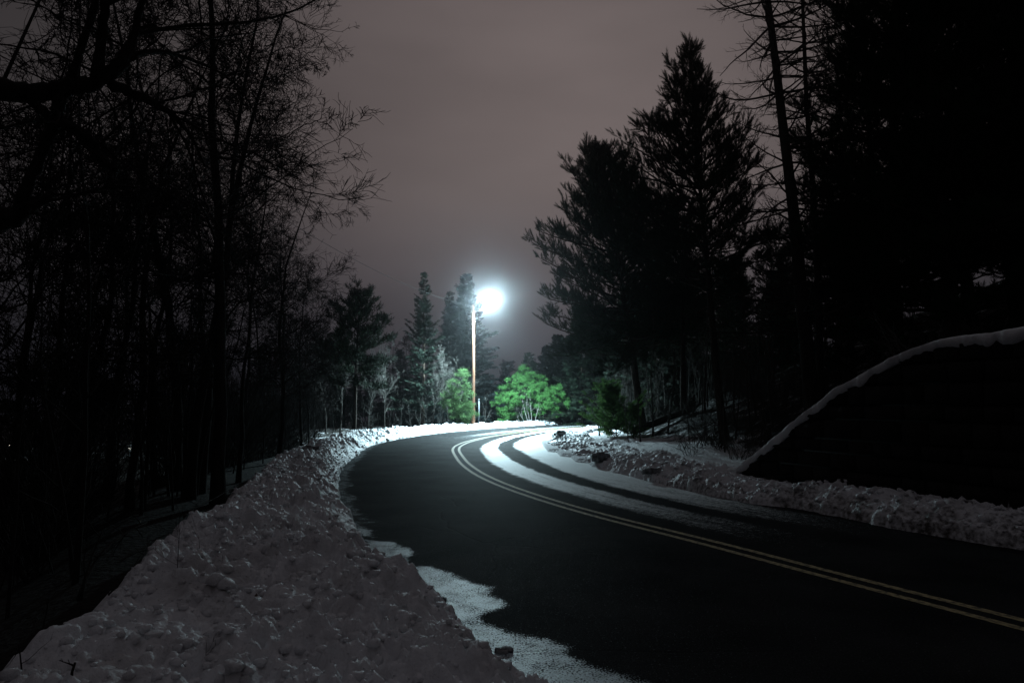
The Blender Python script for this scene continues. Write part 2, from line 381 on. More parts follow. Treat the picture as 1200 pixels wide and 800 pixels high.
sl3 = [(404, 612), (420, 612), (430, 618), (440, 621), (438, 630), (420, 628)]
slush = np.zeros(len(Pf)); nearm = (np.hypot(Pf[:, 0], Pf[:, 1]) < 14)
q = Pf[nearm]; jit = .05 * fbm(q[:, 0] * 5, q[:, 1] * 5, 4, 70) + .03 * perlin(q[:, 0] * 16, q[:, 1] * 16, 77)
def G2(px): return np.array([on_ground(*p) for p in px])
s1 = sstep(-.03, .17, poly_sd(q, G2(sl_px)) + jit); s2 = .95 * sstep(-.05, .12, poly_sd(q, G2(sl2)) + jit * 2); s3 = .85 * sstep(-.08, .12, poly_sd(q, G2(sl3)) + jit * 2)
slush[nearm] = np.maximum(np.maximum(s1, s2), s3)
uq = urel.ravel(); vq = VV.ravel()
rag = .25 * fbm(uq * .8, vq * .6, 4, 81) + .10 * perlin(uq * 3.5, vq, 84)
slush = np.maximum(slush, .55 * sstep(-.08, .12, left_edge(UU).ravel() + .28 + rag - vq) * sstep(5, 8, uq) * sstep(30, 24, uq))
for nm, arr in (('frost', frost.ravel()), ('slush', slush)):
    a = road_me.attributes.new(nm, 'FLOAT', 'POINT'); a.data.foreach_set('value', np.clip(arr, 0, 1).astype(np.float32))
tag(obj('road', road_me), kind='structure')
ul = np.concatenate([np.arange(-30, 0, .5), np.arange(0, 60, .12), np.arange(60, 150, 1)])
gl = Geo()
for off in (-.125, .125):
    P0 = uvp(ul + U0, np.full(len(ul), off - .05)); P1 = uvp(ul + U0, np.full(len(ul), off + .05))
    v_ = np.stack([P0, P1], 1); v_ = np.concatenate([v_, np.full(v_.shape[:2] + (1,), .004)], -1)
    gl.add(v_, None, grid_faces(len(ul), 2))
tag(obj('road_markings', gl.mesh('road_markings', [M_line])), kind='structure')

# ------------------------------------------------------------------ ploughed snow along both sides
def chunky(x, y, amp=1.0, seed=0):
    wx = x + .12 * perlin(x * 2.1, y * 2.1, seed + 90); wy = y + .12 * perlin(x * 2.1, y * 2.1, seed + 93)
    h = .085 * lumps(wx * 1.7, wy * 1.7, seed + 1) + .090 * lumps(wx * 3.5, wy * 3.5, seed + 5) + .075 * lumps(wx * 6.5, wy * 6.5, seed + 11) + .046 * lumps(wx * 12, wy * 12, seed + 15) + .026 * lumps(wx * 23, wy * 23, seed + 19) + .010 * lumps(wx * 41, wy * 41, seed + 23)
    return amp * (h + .016 * fbm(x * 9, y * 9, 3, seed + 40) - .09)
def snow_strip(name, us, ws, edge, side, Hfun, Wfun, amp, seed, dirt_scale):
    A, B = np.meshgrid(us + U0, ws, indexing='ij'); rel = A - U0
    ed = edge(A) + side * (np.interp(rel, [-3, 5, 9], [.05, .05, .10]) * fbm(rel * 1.1, rel * 0 + seed, 3, seed) + .05 * perlin(rel * 5, rel * 0 + .5, seed + 2))
    W = Wfun(rel); w = B * W                                     # B runs 0..1.25, 1 = crest of the outer side
    P = uvp(A, ed + side * w); x, y = P[..., 0], P[..., 1]
    H = Hfun(rel, w)
    rough = np.interp(w, [0, .15, .5, 1.2, 2.2, 4], [.5 if side < 0 else 1.0, .8 if side < 0 else 1.0, 1.3, 1.2, .9, .8]) * (.75 + .6 * sstep(-.2, .4, fbm(x * .35, y * .35, 3, seed + 60)))
    z = H + chunky(x, y, amp, seed) * rough + .09 * fbm(x * .8, y * .8, 3, seed + 66)
    foot = sstep(0, .07, w); z = z * foot + (1 - foot) * -.03
    outer = sstep(.92, 1.16, B); tzz = terrain_z(x, y)
    z = z * (1 - outer) + (np.minimum(tzz, z) - .12) * outer
    me = mesh_np(name, np.stack([x, y, z], -1).reshape(-1, 3), [grid_faces(len(us), len(ws))[:, ::-1] if side < 0 else grid_faces(len(us), len(ws))], [M_snow])
    dirt = dirt_scale(rel, w, x, y)
    at_ = me.attributes.new('dirt', 'FLOAT', 'POINT'); at_.data.foreach_set('value', dirt.ravel().astype(np.float32))
    return me, np.stack([x, y, z], -1)
usL = np.concatenate([np.arange(-9, -3, .08), np.arange(-3, 6, .018), np.arange(6, 16, .04), np.arange(16, 34, .07), np.arange(34, 75, .13), np.arange(75, 110, 1)])
wsL = np.concatenate([np.linspace(0, .12, 24), np.linspace(.13, 1.0, 176), np.linspace(1.02, 1.3, 12)])
crest = [(0, 790), (52, 726), (115, 698), (175, 642), (210, 604), (245, 581), (280, 555), (332, 534), (380, 527), (430, 520)]
cz = .36
cu_, cv_ = uv_of(np.array([on_ground(p[0], p[1], cz) for p in crest])); o_ = np.argsort(cu_)
print('crest', [(round(a - U0, 1), round(b, 2)) for a, b in zip(cu_, cv_)])
def W_left(r):
    c = (-(np.interp(r + U0, cu_[o_], cv_[o_])) - 3.95) * .97
    f_ = sstep(9, 15, r); return np.clip(c, 1.6, 4.3) * (1 - f_) + np.interp(r, [9, 16, 26, 34, 60], [1.9, 1.65, 1.5, 1.5, 1.5]) * f_
def H_left(r, w):
    hb = np.interp(r, [-9, 0, 6, 16, 22, 28, 33, 38, 45, 60], [.12, .16, .25, .32, .38, .36, .33, .26, .20, .22])
    return hb * sstep(-.05, np.interp(r, [14, 26], [.55, 1.0]), w)
snow_me, SL = snow_strip('snow_bank', usL, wsL, left_edge, -1, H_left, W_left, 1.35, 100, lambda r, w, x, y: .30 * sstep(.5, 0, w) * sstep(0, 10, r) + .12 * fbm(x * .9, y * .9, 3, 160))
tag(obj('snow_bank', snow_me), kind='structure')
usR = np.concatenate([np.arange(-6, 0, .12), np.arange(0, 16, .03), np.arange(16, 36, .06), np.arange(36, 60, .25)])
wsR = np.concatenate([np.linspace(0, 1.0, 80), np.linspace(1.02, 1.3, 10)])
def W_right(r): return np.interp(r, [-6, 4, 6, 9, 14, 20, 30, 45], [1.25, 1.25, 1.35, 1.7, 2.3, 2.3, 2.0, 1.5])
def H_right(r, w):
    hb = np.interp(r, [-6, 2, 5, 8, 12, 16, 22, 32, 45], [.34, .34, .24, .20, .18, .12, .10, .16, .15])
    return hb * sstep(-.25, .6, w) + .12 * sstep(.8, 2.2, w) * sstep(8, 14, r)
snowr_me, SR = snow_strip('snow_ridge', usR, wsR, right_edge, 1, H_right, W_right, 1.0, 300,
    lambda r, w, x, y: .66 * sstep(.85, .15, w) * sstep(14, 8, r) + .35 * sstep(1.5, .6, w) * fbm(x * 1.5, y * 1.5, 3, 170) + .08 * sstep(12, 20, r) * sstep(1.4, .5, w))
tag(obj('snow_ridge', snowr_me), kind='structure')

# loose crumbs of ploughed snow and dirty ice on the edges: nobody could count them
def ico():
    import bmesh
    bm = bmesh.new(); bmesh.ops.create_icosphere(bm, subdivisions=2, radius=1)
    v = np.array([x.co[:] for x in bm.verts]); f = np.array([[w.index for w in p.verts] for p in bm.faces]); bm.free(); return v, f
IV, IF = ico()
def ico1():
    import bmesh
    bm = bmesh.new(); bmesh.ops.create_icosphere(bm, subdivisions=1, radius=1)
    v = np.array([x.co[:] for x in bm.verts]); f = np.array([[w.index for w in p.verts] for p in bm.faces]); bm.free(); return v, f
IV1, IF1 = ico1()
def clods(S, n, gen, rmin, rmax, wsel, IV=IV1, IF=IF1):
    g = Geo(); nu, nw, _ = S.shape
    for i in range(n):
        p = S[gen.integers(0, nu), gen.integers(wsel[0], wsel[1])]
        r = rmin * (rmax / rmin) ** (gen.random() ** 2.2)
        v = IV * (1 + .22 * gen.normal(size=(len(IV), 1)) * .6) * r * np.array([1, gen.uniform(.7, 1.2), gen.uniform(.5, .85)])
        v = v + .18 * r * np.sin(IV * 4 + gen.random(3) * 9)
        g.add(v + p + [0, 0, r * .25], IF)
    return g
g = clods(SL[:900], 6500, np.random.default_rng(3), .006, .055, (6, 196))
g2_ = clods(SL[:900], 90, np.random.default_rng(13), .04, .085, (12, 150), IV, IF); g.add(np.concatenate(g2_.v), np.concatenate(g2_.f3))
me = g.mesh('snow_crumbs', [M_snow]); tag(obj('snow_crumbs', me), kind='stuff')
g = clods(SR, 2000, np.random.default_rng(4), .012, .085, (3, 75))
me = g.mesh('snow_crumbs', [M_snow]); at_ = me.attributes.new('dirt', 'FLOAT', 'POINT'); at_.data.foreach_set('value', np.repeat(np.random.default_rng(6).uniform(0, .75, len(me.vertices) // len(IV1)), len(IV1)).astype(np.float32))
tag(obj('snow_crumbs', me), kind='stuff')
def zsurf(S, x, y):
    f = S.reshape(-1, 3); i = ((f[:, 0] - x) ** 2 + (f[:, 1] - y) ** 2).argmin(); return f[i, 2]
def clump(label, px, py, size, zg, S, seed, m=M_rock):
    p = on_ground(px, py, zg); gen = np.random.default_rng(seed); g = Geo()
    for i in range(5):
        r = size * gen.uniform(.45, .8); c = gen.normal(size=3) * size * .35; c[2] = abs(c[2]) * .6
        v = np.sign(IV) * np.abs(IV) ** .6 * r * np.array([1.2, .9, .6]); v = v + .20 * r * np.sin(IV * 5 + gen.random(3) * 9) + .06 * r * gen.normal(size=IV.shape); g.add(v + c, IF)
    o = obj('ice_lump', g.mesh('ice_lump', [m], True), None, (p[0], p[1], zsurf(S, p[0], p[1]) + size * .25)); tag(o, label, 'ice lump'); return o
clump('dark lump of dirty ice at the tip of the right snow bank on the bend', 656, 516, .27, .1, SR, 1)
clump('long dark heap of dirty ice in the middle of the right snow bank', 704, 540, .24, .15, SR, 2)
clump('dark dirty ice lump beside the frosted lane, nearer the wall', 765, 556, .18, .15, SR, 3)
clump('small dark ice lump on the snow edge above the slush pool', 514, 700, .07, .05, SL, 4)
clump('small dark ice lump where the slush pool narrows under the snow edge', 591, 754, .06, .05, SL, 5)
clump('rounded dark clod lying on the far end of the left snow bank', 366, 536, .22, .35, SL, 6)

# ------------------------------------------------------------------ retaining wall
M_wall = mat('dark_stone', (.03, .03, .03), .9, .2)
def _wall():
    m = M_wall; b = m.node_tree.nodes['Principled BSDF']; tc = N(m, 'ShaderNodeTexCoord')
    n0 = N(m, 'ShaderNodeTexNoise', Scale=2.0, Detail=3.0); L(m, tc.outputs['Object'], n0.inputs['Vector'])
    n = N(m, 'ShaderNodeTexNoise', Scale=22.0, Detail=6.0); L(m, tc.outputs['Object'], n.inputs['Vector'])
    g_ = N(m, 'ShaderNodeNewGeometry'); r = N(m, 'ShaderNodeValToRGB'); e = r.color_ramp.elements
    e[0].color = (.006, .0055, .005, 1); e[1].color = (.02, .018, .016, 1)
    ad = N(m, 'ShaderNodeMath', operation='MULTIPLY_ADD'); L(m, n.outputs['Fac'], ad.inputs[0]); ad.inputs[1].default_value = .6; L(m, g_.outputs['Random Per Island'], ad.inputs[2])
    mu = N(m, 'ShaderNodeMath', operation='MULTIPLY'); L(m, ad.outputs[0], mu.inputs[0]); mu.inputs[1].default_value = .65
    L(m, mu.outputs[0], r.inputs[0]); L(m, r.outputs[0], b.inputs['Base Color'])
    bp = N(m, 'ShaderNodeBump', Strength=1.0, Distance=.02); L(m, n.outputs['Fac'], bp.inputs['Height']); L(m, bp.outputs[0], b.inputs['Normal'])
_wall()
def wpos(t, z, d): return np.array([wA[0] + wdir[0] * t + wn[0] * d, wA[1] + wdir[1] * t + wn[1] * d, z])
wall = empty('retaining_wall', tuple(wpos(3, 0, 0)))
tag(wall, 'dark stone retaining wall with a sloping snow covered top above the right roadside', 'wall', kind='thing')
g = Geo(); gen = np.random.default_rng(8)
def topz(t): return np.interp(t, wt, wz)
t1 = wt[-1]
# core
ts = np.linspace(wt[0] + .02, t1, 60); core = []
for t in ts: core.append([wpos(t, -.3, .06), wpos(t, max(topz(t) - .10, -.2), .06), wpos(t, max(topz(t) - .10, -.2), .50), wpos(t, -.3, .50)])
core = np.array(core); n_ = len(ts); f = []
for i in range(n_ - 1):
    for j in range(4): f.append([i * 4 + j, i * 4 + (j + 1) % 4, i * 4 + 4 + (j + 1) % 4, i * 4 + 4 + j])
f += [[0, 3, 2, 1], [(n_ - 1) * 4 + k_ for k_ in range(4)]]
off = np.array(wpos(3, 0, 0)); g.add(core.reshape(-1, 3) - off, None, f)
# face stones
z0 = -.2; row = 0
while z0 < 3.4:
    hh = gen.uniform(.22, .38); t = wt[0] - gen.random() * .4
    while t < t1:
        ww = gen.uniform(.35, .85); ta, tb = t + .012, t + ww - .012; tm = (ta + tb) / 2
        if ta > wt[0] - .02:
            za, zb = z0 + .012, z0 + hh - .012
            za_, zb_ = min(zb, topz(ta) - .09), min(zb, topz(tb) - .09)
            if max(za_, zb_) > za + .03:
                za_, zb_ = max(za_, za + .01), max(zb_, za + .01)
                bl = .02; pr = gen.uniform(-.008, .012)
                fr_ = [wpos(ta + bl, za + bl, -pr), wpos(tb - bl, za + bl, -pr), wpos(tb - bl, max(zb_ - bl, za + bl + .004), -pr), wpos(ta + bl, max(za_ - bl, za + bl + .004), -pr)]
                bk = [wpos(ta, za, .08), wpos(tb, za, .08), wpos(tb, zb_, .08), wpos(ta, za_, .08)]
                g.add(np.array(fr_ + bk) - off, None, [[0, 1, 2, 3], [0, 4, 5, 1], [1, 5, 6, 2], [2, 6, 7, 3], [3, 7, 4, 0]])
        t += ww
    z0 += hh
obj('stone_face', g.mesh('stone_face', [M_wall], False), wall)
# coping of snow
ts = np.linspace(wt[0] - .25, t1, 320); prof = [(-.05, -.03), (-.05, .05), (.02, .11), (.15, .15), (.32, .145), (.48, .09), (.60, -.02), (.56, -.15), (-.02, -.12)]
g = Geo(); V_ = []
for t in ts:
    k_ = (1 + .30 * perlin(t * 1.3, 3.3, 4) + .18 * perlin(t * 3.7, 8.2, 5) + 1.0 * sstep(5.9, 6.5, t) + .16 * perlin(t * 9, 1.2, 7)) * np.interp(t, [wt[0] - .25, wt[0] + .5, 3.6, 5.0], [.2, .24, .28, .40]); tz_ = topz(t); dr_ = .10 * abs(float(perlin(t * 2.6, 5.5, 31))) + .05 * abs(float(perlin(t * 7, 2.5, 33)))
    for (d_, h_) in prof: V_.append(wpos(t, tz_ + h_ * (k_ if h_ > 0 else 1) - .03 + (.05 - dr_ if d_ < 0 and h_ < .02 else 0), d_ + .045 * float(perlin(t * 4, d_ * 9, 12)) + .02 * float(perlin(t * 13, d_ * 9, 14))))
npf = len(prof); f = []
for i in range(len(ts) - 1):
    for j in range(npf): f.append([i * npf + j, i * npf + (j + 1) % npf, i * npf + npf + (j + 1) % npf, i * npf + npf + j])
g.add(np.array(V_) - off, None, f); obj('snow_cap', g.mesh('snow_cap', [M_cap]), wall)

# ------------------------------------------------------------------ branching growth
def grow(base, d, length, rad, levels, gen):
    """levels: dicts n, gnarl, trop, k (children), t0, ang, lr, rr, tip. Returns [(P, R)] per level."""
    out = []; base = np.atleast_2d(base).astype(float); d = unit(np.atleast_2d(d).astype(float)); length = np.atleast_1d(length).astype(float); rad = np.atleast_1d(rad).astype(float)
    for lv in levels:
        m = len(base); n = lv['n']; P = np.empty((m, n + 1, 3)); D = np.empty((m, n + 1, 3)); P[:, 0] = base; dd = d.copy(); D[:, 0] = dd
        drift = gen.normal(size=(m, 3)) * lv['gnarl'] * .5
        for i in range(n):
            dd = unit(dd + gen.normal(size=(m, 3)) * lv['gnarl'] + drift / n + np.array([0, 0, lv.get('trop', 0)]))
            P[:, i + 1] = P[:, i] + dd * (length / n)[:, None]; D[:, i + 1] = dd
        s = np.linspace(0, 1, n + 1); R = rad[:, None] * (1 - (1 - lv.get('tip', .25)) * s ** lv.get('tp', 1.0))[None]
        out.append((P, R))
        k = lv.get('k', 0)
        if not k: break
        kk = gen.poisson(k, m) if lv.get('var', True) else np.full(m, k)
        idx = np.repeat(np.arange(m), kk)
        t = lv['t0'] + (1 - lv['t0']) * gen.random(len(idx)) ** lv.get('tpow', 1.0)
        x = t * n; i0 = np.minimum(x.astype(int), n - 1); fx = (x - i0)[:, None]
        base = P[idx, i0] * (1 - fx) + P[idx, i0 + 1] * fx; dt = unit(D[idx, i0] * (1 - fx) + D[idx, i0 + 1] * fx)
        rr = R[idx, i0] * (1 - fx[:, 0]) + R[idx, i0 + 1] * fx[:, 0]
        side = unit(np.cross(dt, gen.normal(size=(len(idx), 3)))); ang = np.radians(lv['ang']) * gen.uniform(.7, 1.3, len(idx))
        d = unit(dt * np.cos(ang)[:, None] + side * np.sin(ang)[:, None] + np.array([0, 0, lv.get('lift', 0)]))
        d[:, 2] *= lv.get('flat', 1.0)
        length = length[idx] * lv['lr'] * gen.uniform(.6, 1.3, len(idx)) * (1 - lv.get('short', .5) * t)
        rad = np.maximum(rr * lv['rr'] * gen.uniform(.7, 1.1, len(idx)), lv.get('rmin', .0035))
    return out
SIDES = [9, 7, 5, 3, 3, 3]
def bare_mesh(h, r, gen, kind='broad', twig=M_twig, bark=M_bark, lean=(0, 0), split=1):
    if kind == 'broad':
        lv = [dict(n=14, gnarl=.07, trop=.05, k=24, t0=.22, ang=62, lr=.30, rr=.36, tip=.15, var=False, short=.45),
              dict(n=10, gnarl=.20, trop=.03, k=9, t0=.12, ang=46, lr=.50, rr=.55, tip=.2, short=.5),
              dict(n=8, gnarl=.19, trop=.01, k=7, t0=.1, ang=44, lr=.60, rr=.65, tip=.35, rmin=.007),
              dict(n=6, gnarl=.18, trop=.0, k=2.6, t0=.1, ang=38, lr=.80, rr=.75, tip=.5, rmin=.006),
              dict(n=4, gnarl=.16, trop=.0, tip=.6)]
    elif kind == 'upright':
        lv = [dict(n=12, gnarl=.05, trop=.06, k=18, t0=.2, ang=35, lr=.40, rr=.5, tip=.15, var=False, short=.55),
              dict(n=8, gnarl=.12, trop=.10, k=8, t0=.15, ang=38, lr=.48, rr=.55, tip=.2, short=.4),
              dict(n=6, gnarl=.17, trop=.06, k=5, t0=.1, ang=38, lr=.5, rr=.6, tip=.3, rmin=.006),
              dict(n=5, gnarl=.2, trop=.04, tip=.5)]
    elif kind == 'sapling':
        lv = [dict(n=8, gnarl=.07, trop=.05, k=9, t0=.2, ang=38, lr=.42, rr=.55, tip=.2, var=False, rmin=.004),
              dict(n=6, gnarl=.16, trop=.06, k=5, t0=.15, ang=40, lr=.5, rr=.6, tip=.3, rmin=.0035),
              dict(n=4, gnarl=.2, trop=.03, tip=.5)]
    S = grow([[0, 0, -.15]], [[lean[0], lean[1], 1]], [h], [r], lv, gen)
    gt = Geo(); P, R = S[0]; R = R.copy(); R[:, 0] *= 1.35; gt.tubes(P, R, 9)
    if split > 0 and kind != 'sapling': gt.tubes(*S[1], 7)
    gc = Geo(); first = 2 if (split > 0 and kind != 'sapling') else 1
    for i, (P, R) in enumerate(S[first:]): gc.tubes(P, R, 4 if i == 0 else 3)
    return gt.mesh('trunk', [bark]), gc.mesh('crown', [twig])
def tree_thing(name, meshes, loc, label, cat, group=None, rz=0, s=1.0, tilt=(0, 0)):
    t = empty(name, loc, rz); t.scale = (s, s, s); t.rotation_euler = (tilt[0], tilt[1], rz); tag(t, label, cat, group)
    for nm, me in zip(('trunk', 'crown'), meshes): obj(nm, me, t)
    return t
# foliage templates (axis +Z)
def brush(nn, ln, wd, gen, ang=(35, 65), z0=.05):
    v = []; f = []
    for i in range(nn):
        z = z0 + (1 - z0) * (i + .5) / nn; a = i * 2.4 + gen.random() * .5; th = math.radians(gen.uniform(*ang)) * (1 - .6 * (z > .9))
        o = np.array([math.cos(a), math.sin(a), 0]); sd = np.array([-math.sin(a), math.cos(a), 0]); tip = np.array([0, 0, z]) + (o * math.sin(th) + np.array([0, 0, math.cos(th)])) * ln * gen.uniform(.75, 1.15)
        b0 = np.array([0, 0, z]) - sd * wd / 2; b1 = np.array([0, 0, z]) + sd * wd / 2; j = len(v); v += [b0, b1, tip]; f.append([j, j + 1, j + 2])
    return np.array(v), np.array(f)
def spray(nn, ln, wd, gen):                  # flat spruce/cedar spray in the XZ plane with some drooping blades
    v = []; f = []
    for i in range(nn):
        z = (i + .5) / nn; sgn = 1 if i % 2 else -1; th = math.radians(gen.uniform(35, 60)); y = gen.uniform(-.35, .15)
        dr = np.array([sgn * math.sin(th), y, math.cos(th)]); sd = unit(np.cross(dr, [0, 1, 0])); l = ln * (1 - .45 * z) * gen.uniform(.8, 1.2)
        b = np.array([0, 0, z * .85]); j = len(v); v += [b - sd * wd / 2, b + sd * wd / 2 + dr * l * .3, b + dr * l]; f.append([j, j + 1, j + 2])
    return np.array(v), np.array(f)
def leafclump(nn, gen, size=.32):
    v = []; f = []
    for i in range(nn):
        c = gen.normal(size=3) * .33; d = unit(gen.normal(size=3) + [0, 0, .6]); sd = unit(np.cross(d, gen.normal(size=3))); l = size * gen.uniform(.7, 1.3); w = l * .38; j = len(v)
        v += [c, c + d * l * .5 + sd * w / 2, c + d * l, c + d * l * .5 - sd * w / 2]; f += [[j, j + 1, j + 2], [j, j + 2, j + 3]]
    return np.array(v), np.array(f)
tg = np.random.default_rng(77)
T_brush = brush(40, .36, .055, tg); T_brush_far = brush(14, .5, .11, tg); T_spray = spray(12, .5, .14, tg); T_leaf = leafclump(10, tg)
def pine_mesh(h, R, gen, z0=.25, brush_t=T_brush, shoot=.26, whorl=.55, nb=6, up=.25, needles=M_pine, shape=.75, dens=1.0, skew=None, lean=(0, 0), rtrunk=None, gaps=.0, tops=.62):
    rt = rtrunk or h * .016; P0, R0 = grow([[0, 0, -.3]], [[lean[0], lean[1], 1]], [h + .3], [rt], [dict(n=14, gnarl=.018, trop=.03, tip=.06)], gen)[0]
    gt = Geo(); R0 = R0.copy(); R0[:, 0] *= 1.3; gt.tubes(P0, R0, 9); gc = Geo()
    bases = []; dirs = []; lens = []; kz = []; z = z0 * h
    while z < h * .985:
        k = (z - z0 * h) / (h * (1 - z0)); n = max(3, int(gen.normal(nb, 1.2))); a0 = gen.random() * 6.28
        for i in range(n):
            if gen.random() < gaps: continue
            a = a0 + i * 6.28 / n + gen.normal() * .25; prof = R * (1 - k) ** shape * (.55 + .45 * min(1, k / .15 + .25)); l = max(.25, prof * gen.uniform(.45, 1.25))
            if skew is not None: l *= 1 + skew[1] * math.cos(a - skew[0])
            l = min(l, R * .98)
            zz = z + gen.normal() * .12; x = np.clip((zz + .3) / (h + .3), 0, 1) * 14; i0 = min(int(x), 13); p = P0[0, i0] * (1 - x + i0) + P0[0, i0 + 1] * (x - i0)
            kz.append(k); bases.append(p); el = up + .75 * k + gen.normal() * .12 - .15 * (k < .3); dirs.append([math.cos(a), math.sin(a), math.tan(min(el, 1.2))]); lens.append(l)
        z += whorl * gen.uniform(.7, 1.2) * (1 - .45 * k)
    lens = np.array(lens); rad = .010 + .012 * lens
    S = grow(np.array(bases), np.array(dirs), lens, rad, [dict(n=6, gnarl=.07, trop=.03, k=0, tip=.3)], gen); Pb, Rb = S[0]; gc0 = Geo(); gt.tubes(Pb, Rb, 4)
    # branchlets along each branch, in its plane, tips turning up
    idx = []; tt = []
    for i, l in enumerate(lens):
        c = max(2, int(l * 5.0 * dens * (1 - tops * min(1, kz[i])))); idx += [i] * c; tt += list(.22 + .78 * gen.random(c) ** .8)
    idx = np.array(idx); tt = np.array(tt); x = tt * 6; i0 = np.minimum(x.astype(int), 5); fx = (x - i0)[:, None]
    bp = Pb[idx, i0] * (1 - fx) + Pb[idx, i0 + 1] * fx; bd = unit(Pb[idx, i0 + 1] - Pb[idx, i0])
    sd = unit(np.cross(bd, [0, 0, 1])) * gen.choice([-1, 1], len(idx))[:, None]; ang = np.radians(gen.uniform(25, 65, len(idx)))[:, None]
    d2 = unit(bd * np.cos(ang) + sd * np.sin(ang) + np.array([0, 0, .25]) + gen.normal(size=(len(idx), 3)) * .15); l2 = np.clip(lens[idx] * .42 * (1 - .6 * tt), .12, 1.1) * gen.uniform(.6, 1.2, len(idx))
    Q, QR = grow(bp, d2, l2, np.full(len(idx), .007), [dict(n=3, gnarl=.1, trop=.08, tip=.6)], gen)[0]; gc.tubes(Q, QR, 3)
    # needle shoots
    pos = []; dr = []
    for q in (.35, .62, .85):
        keep = gen.random(len(Q)) < (.45 + q * .5); a = Q[keep]; x = q * 3; i = int(x); p = a[:, i] * (1 - x + i) + a[:, i + 1] * (x - i)
        pos.append(p); dr.append(unit(a[:, i + 1] - a[:, i] + gen.normal(size=p.shape) * .012 + np.cross(a[:, i + 1] - a[:, i], gen.normal(size=p.shape)) * .75) + [0, 0, .45])
    pos.append(Q[:, -1] - (Q[:, -1] - Q[:, -2]) * .4); dr.append(unit(Q[:, -1] - Q[:, -2]) + [0, 0, .25])
    pos.append(Pb[:, -1] - (Pb[:, -1] - Pb[:, -2]) * .3); dr.append(unit(Pb[:, -1] - Pb[:, -2]) + [0, 0, .2])
    top = P0[0, -1]; pos.append(np.repeat(top[None], 3, 0) - np.array([[0, 0, .5], [0, 0, .3], [0, 0, .05]])); dr.append(np.tile([0, 0, 1.], (3, 1)))
    pos = np.concatenate(pos); dr = np.concatenate(dr)
    g2 = Geo(); g2.inst(brush_t[0], brush_t[1], pos, dr, shoot * gen.uniform(.75, 1.25, len(pos)), gen)
    nt = len(np.concatenate(gc.f4)) if gc.f4 else 0
    gc.add(np.concatenate(g2.v), np.concatenate(g2.f3))
    f3 = np.concatenate(gc.f3); f4 = np.concatenate(gc.f4)
    me = mesh_np('crown', np.concatenate(gc.v), [f3, f4], [needles, M_twig], True, np.concatenate([np.zeros(len(f3)), np.ones(len(f4))]))
    return gt.mesh('trunk', [M_pine_bark]), me
def spruce_mesh(h, R, gen, z0=.06, whorl=.34, nb=8, needles=M_spruce, shape=.85, sp=.42, droop=.25, spr=T_spray, dens=1.0, ragged=.25):
    P0, R0 = grow([[0, 0, -.3]], [[0, 0, 1]], [h + .3], [h * .014], [dict(n=12, gnarl=.012, trop=.03, tip=.05)], gen)[0]
    gt = Geo(); gt.tubes(P0, R0, 8); bases = []; dirs = []; lens = []; z = z0 * h
    while z < h * .99:
        k = (z / h - z0) / (1 - z0); n = max(3, int(gen.normal(nb, 1.3) * (1 - .35 * k))); a0 = gen.random() * 6.28
        lay = gen.uniform(1 - ragged, 1 + ragged)
        for i in range(n):
            a = a0 + i * 6.28 / n + gen.normal() * .2; l = max(.18, R * (1 - k) ** shape * gen.uniform(.6, 1.15) * lay)
            x = np.clip((z + .3) / (h + .3), 0, 1) * 12; i0 = min(int(x), 11); p = P0[0, i0] * (1 - x + i0) + P0[0, i0 + 1] * (x - i0) + [0, 0, gen.normal() * .1]
            bases.append(p); dirs.append([math.cos(a), math.sin(a), -droop + .7 * k ** 1.5 + gen.normal() * .1]); lens.append(l)
        z += whorl * gen.uniform(.7, 1.3) * (1 - .4 * k)
    lens = np.array(lens); Pb, Rb = grow(np.array(bases), np.array(dirs), lens, .006 + .01 * lens, [dict(n=6, gnarl=.06, trop=.05, tip=.3)], gen)[0]; gt.tubes(Pb, Rb, 3)
    idx = []; tt = []
    for i, l in enumerate(lens):
        c = max(3, int(l * 9 * dens)); idx += [i] * c; tt += list(gen.uniform(.15, 1.0, c))
    idx = np.array(idx); tt = np.array(tt); x = tt * 6; i0 = np.minimum(x.astype(int), 5); fx = (x - i0)[:, None]
    bp = Pb[idx, i0] * (1 - fx) + Pb[idx, i0 + 1] * fx; bd = unit(Pb[idx, i0 + 1] - Pb[idx, i0]); sd = unit(np.cross(bd, [0, 0, 1])) * gen.choice([-1, 1], len(idx))[:, None]
    an = np.radians(gen.uniform(10, 70, len(idx)))[:, None]; d2 = bd * np.cos(an) + sd * np.sin(an) + np.array([0, 0, -.25]) + gen.normal(size=(len(idx), 3)) * .15
    gc = Geo(); gc.inst(spr[0], spr[1], bp, d2, sp * gen.uniform(.7, 1.3, len(idx)) * (1 - .35 * tt), gen)
    top = P0[0, -1]; gc.inst(spr[0], spr[1], np.repeat(top[None], 4, 0) - [0, 0, .35], np.tile([0, 0, 1.], (4, 1)) + gen.normal(size=(4, 3)) * .15, np.full(4, .5), gen)
    return gt.mesh('trunk', [M_pine_bark]), gc.mesh('crown', [needles], False)
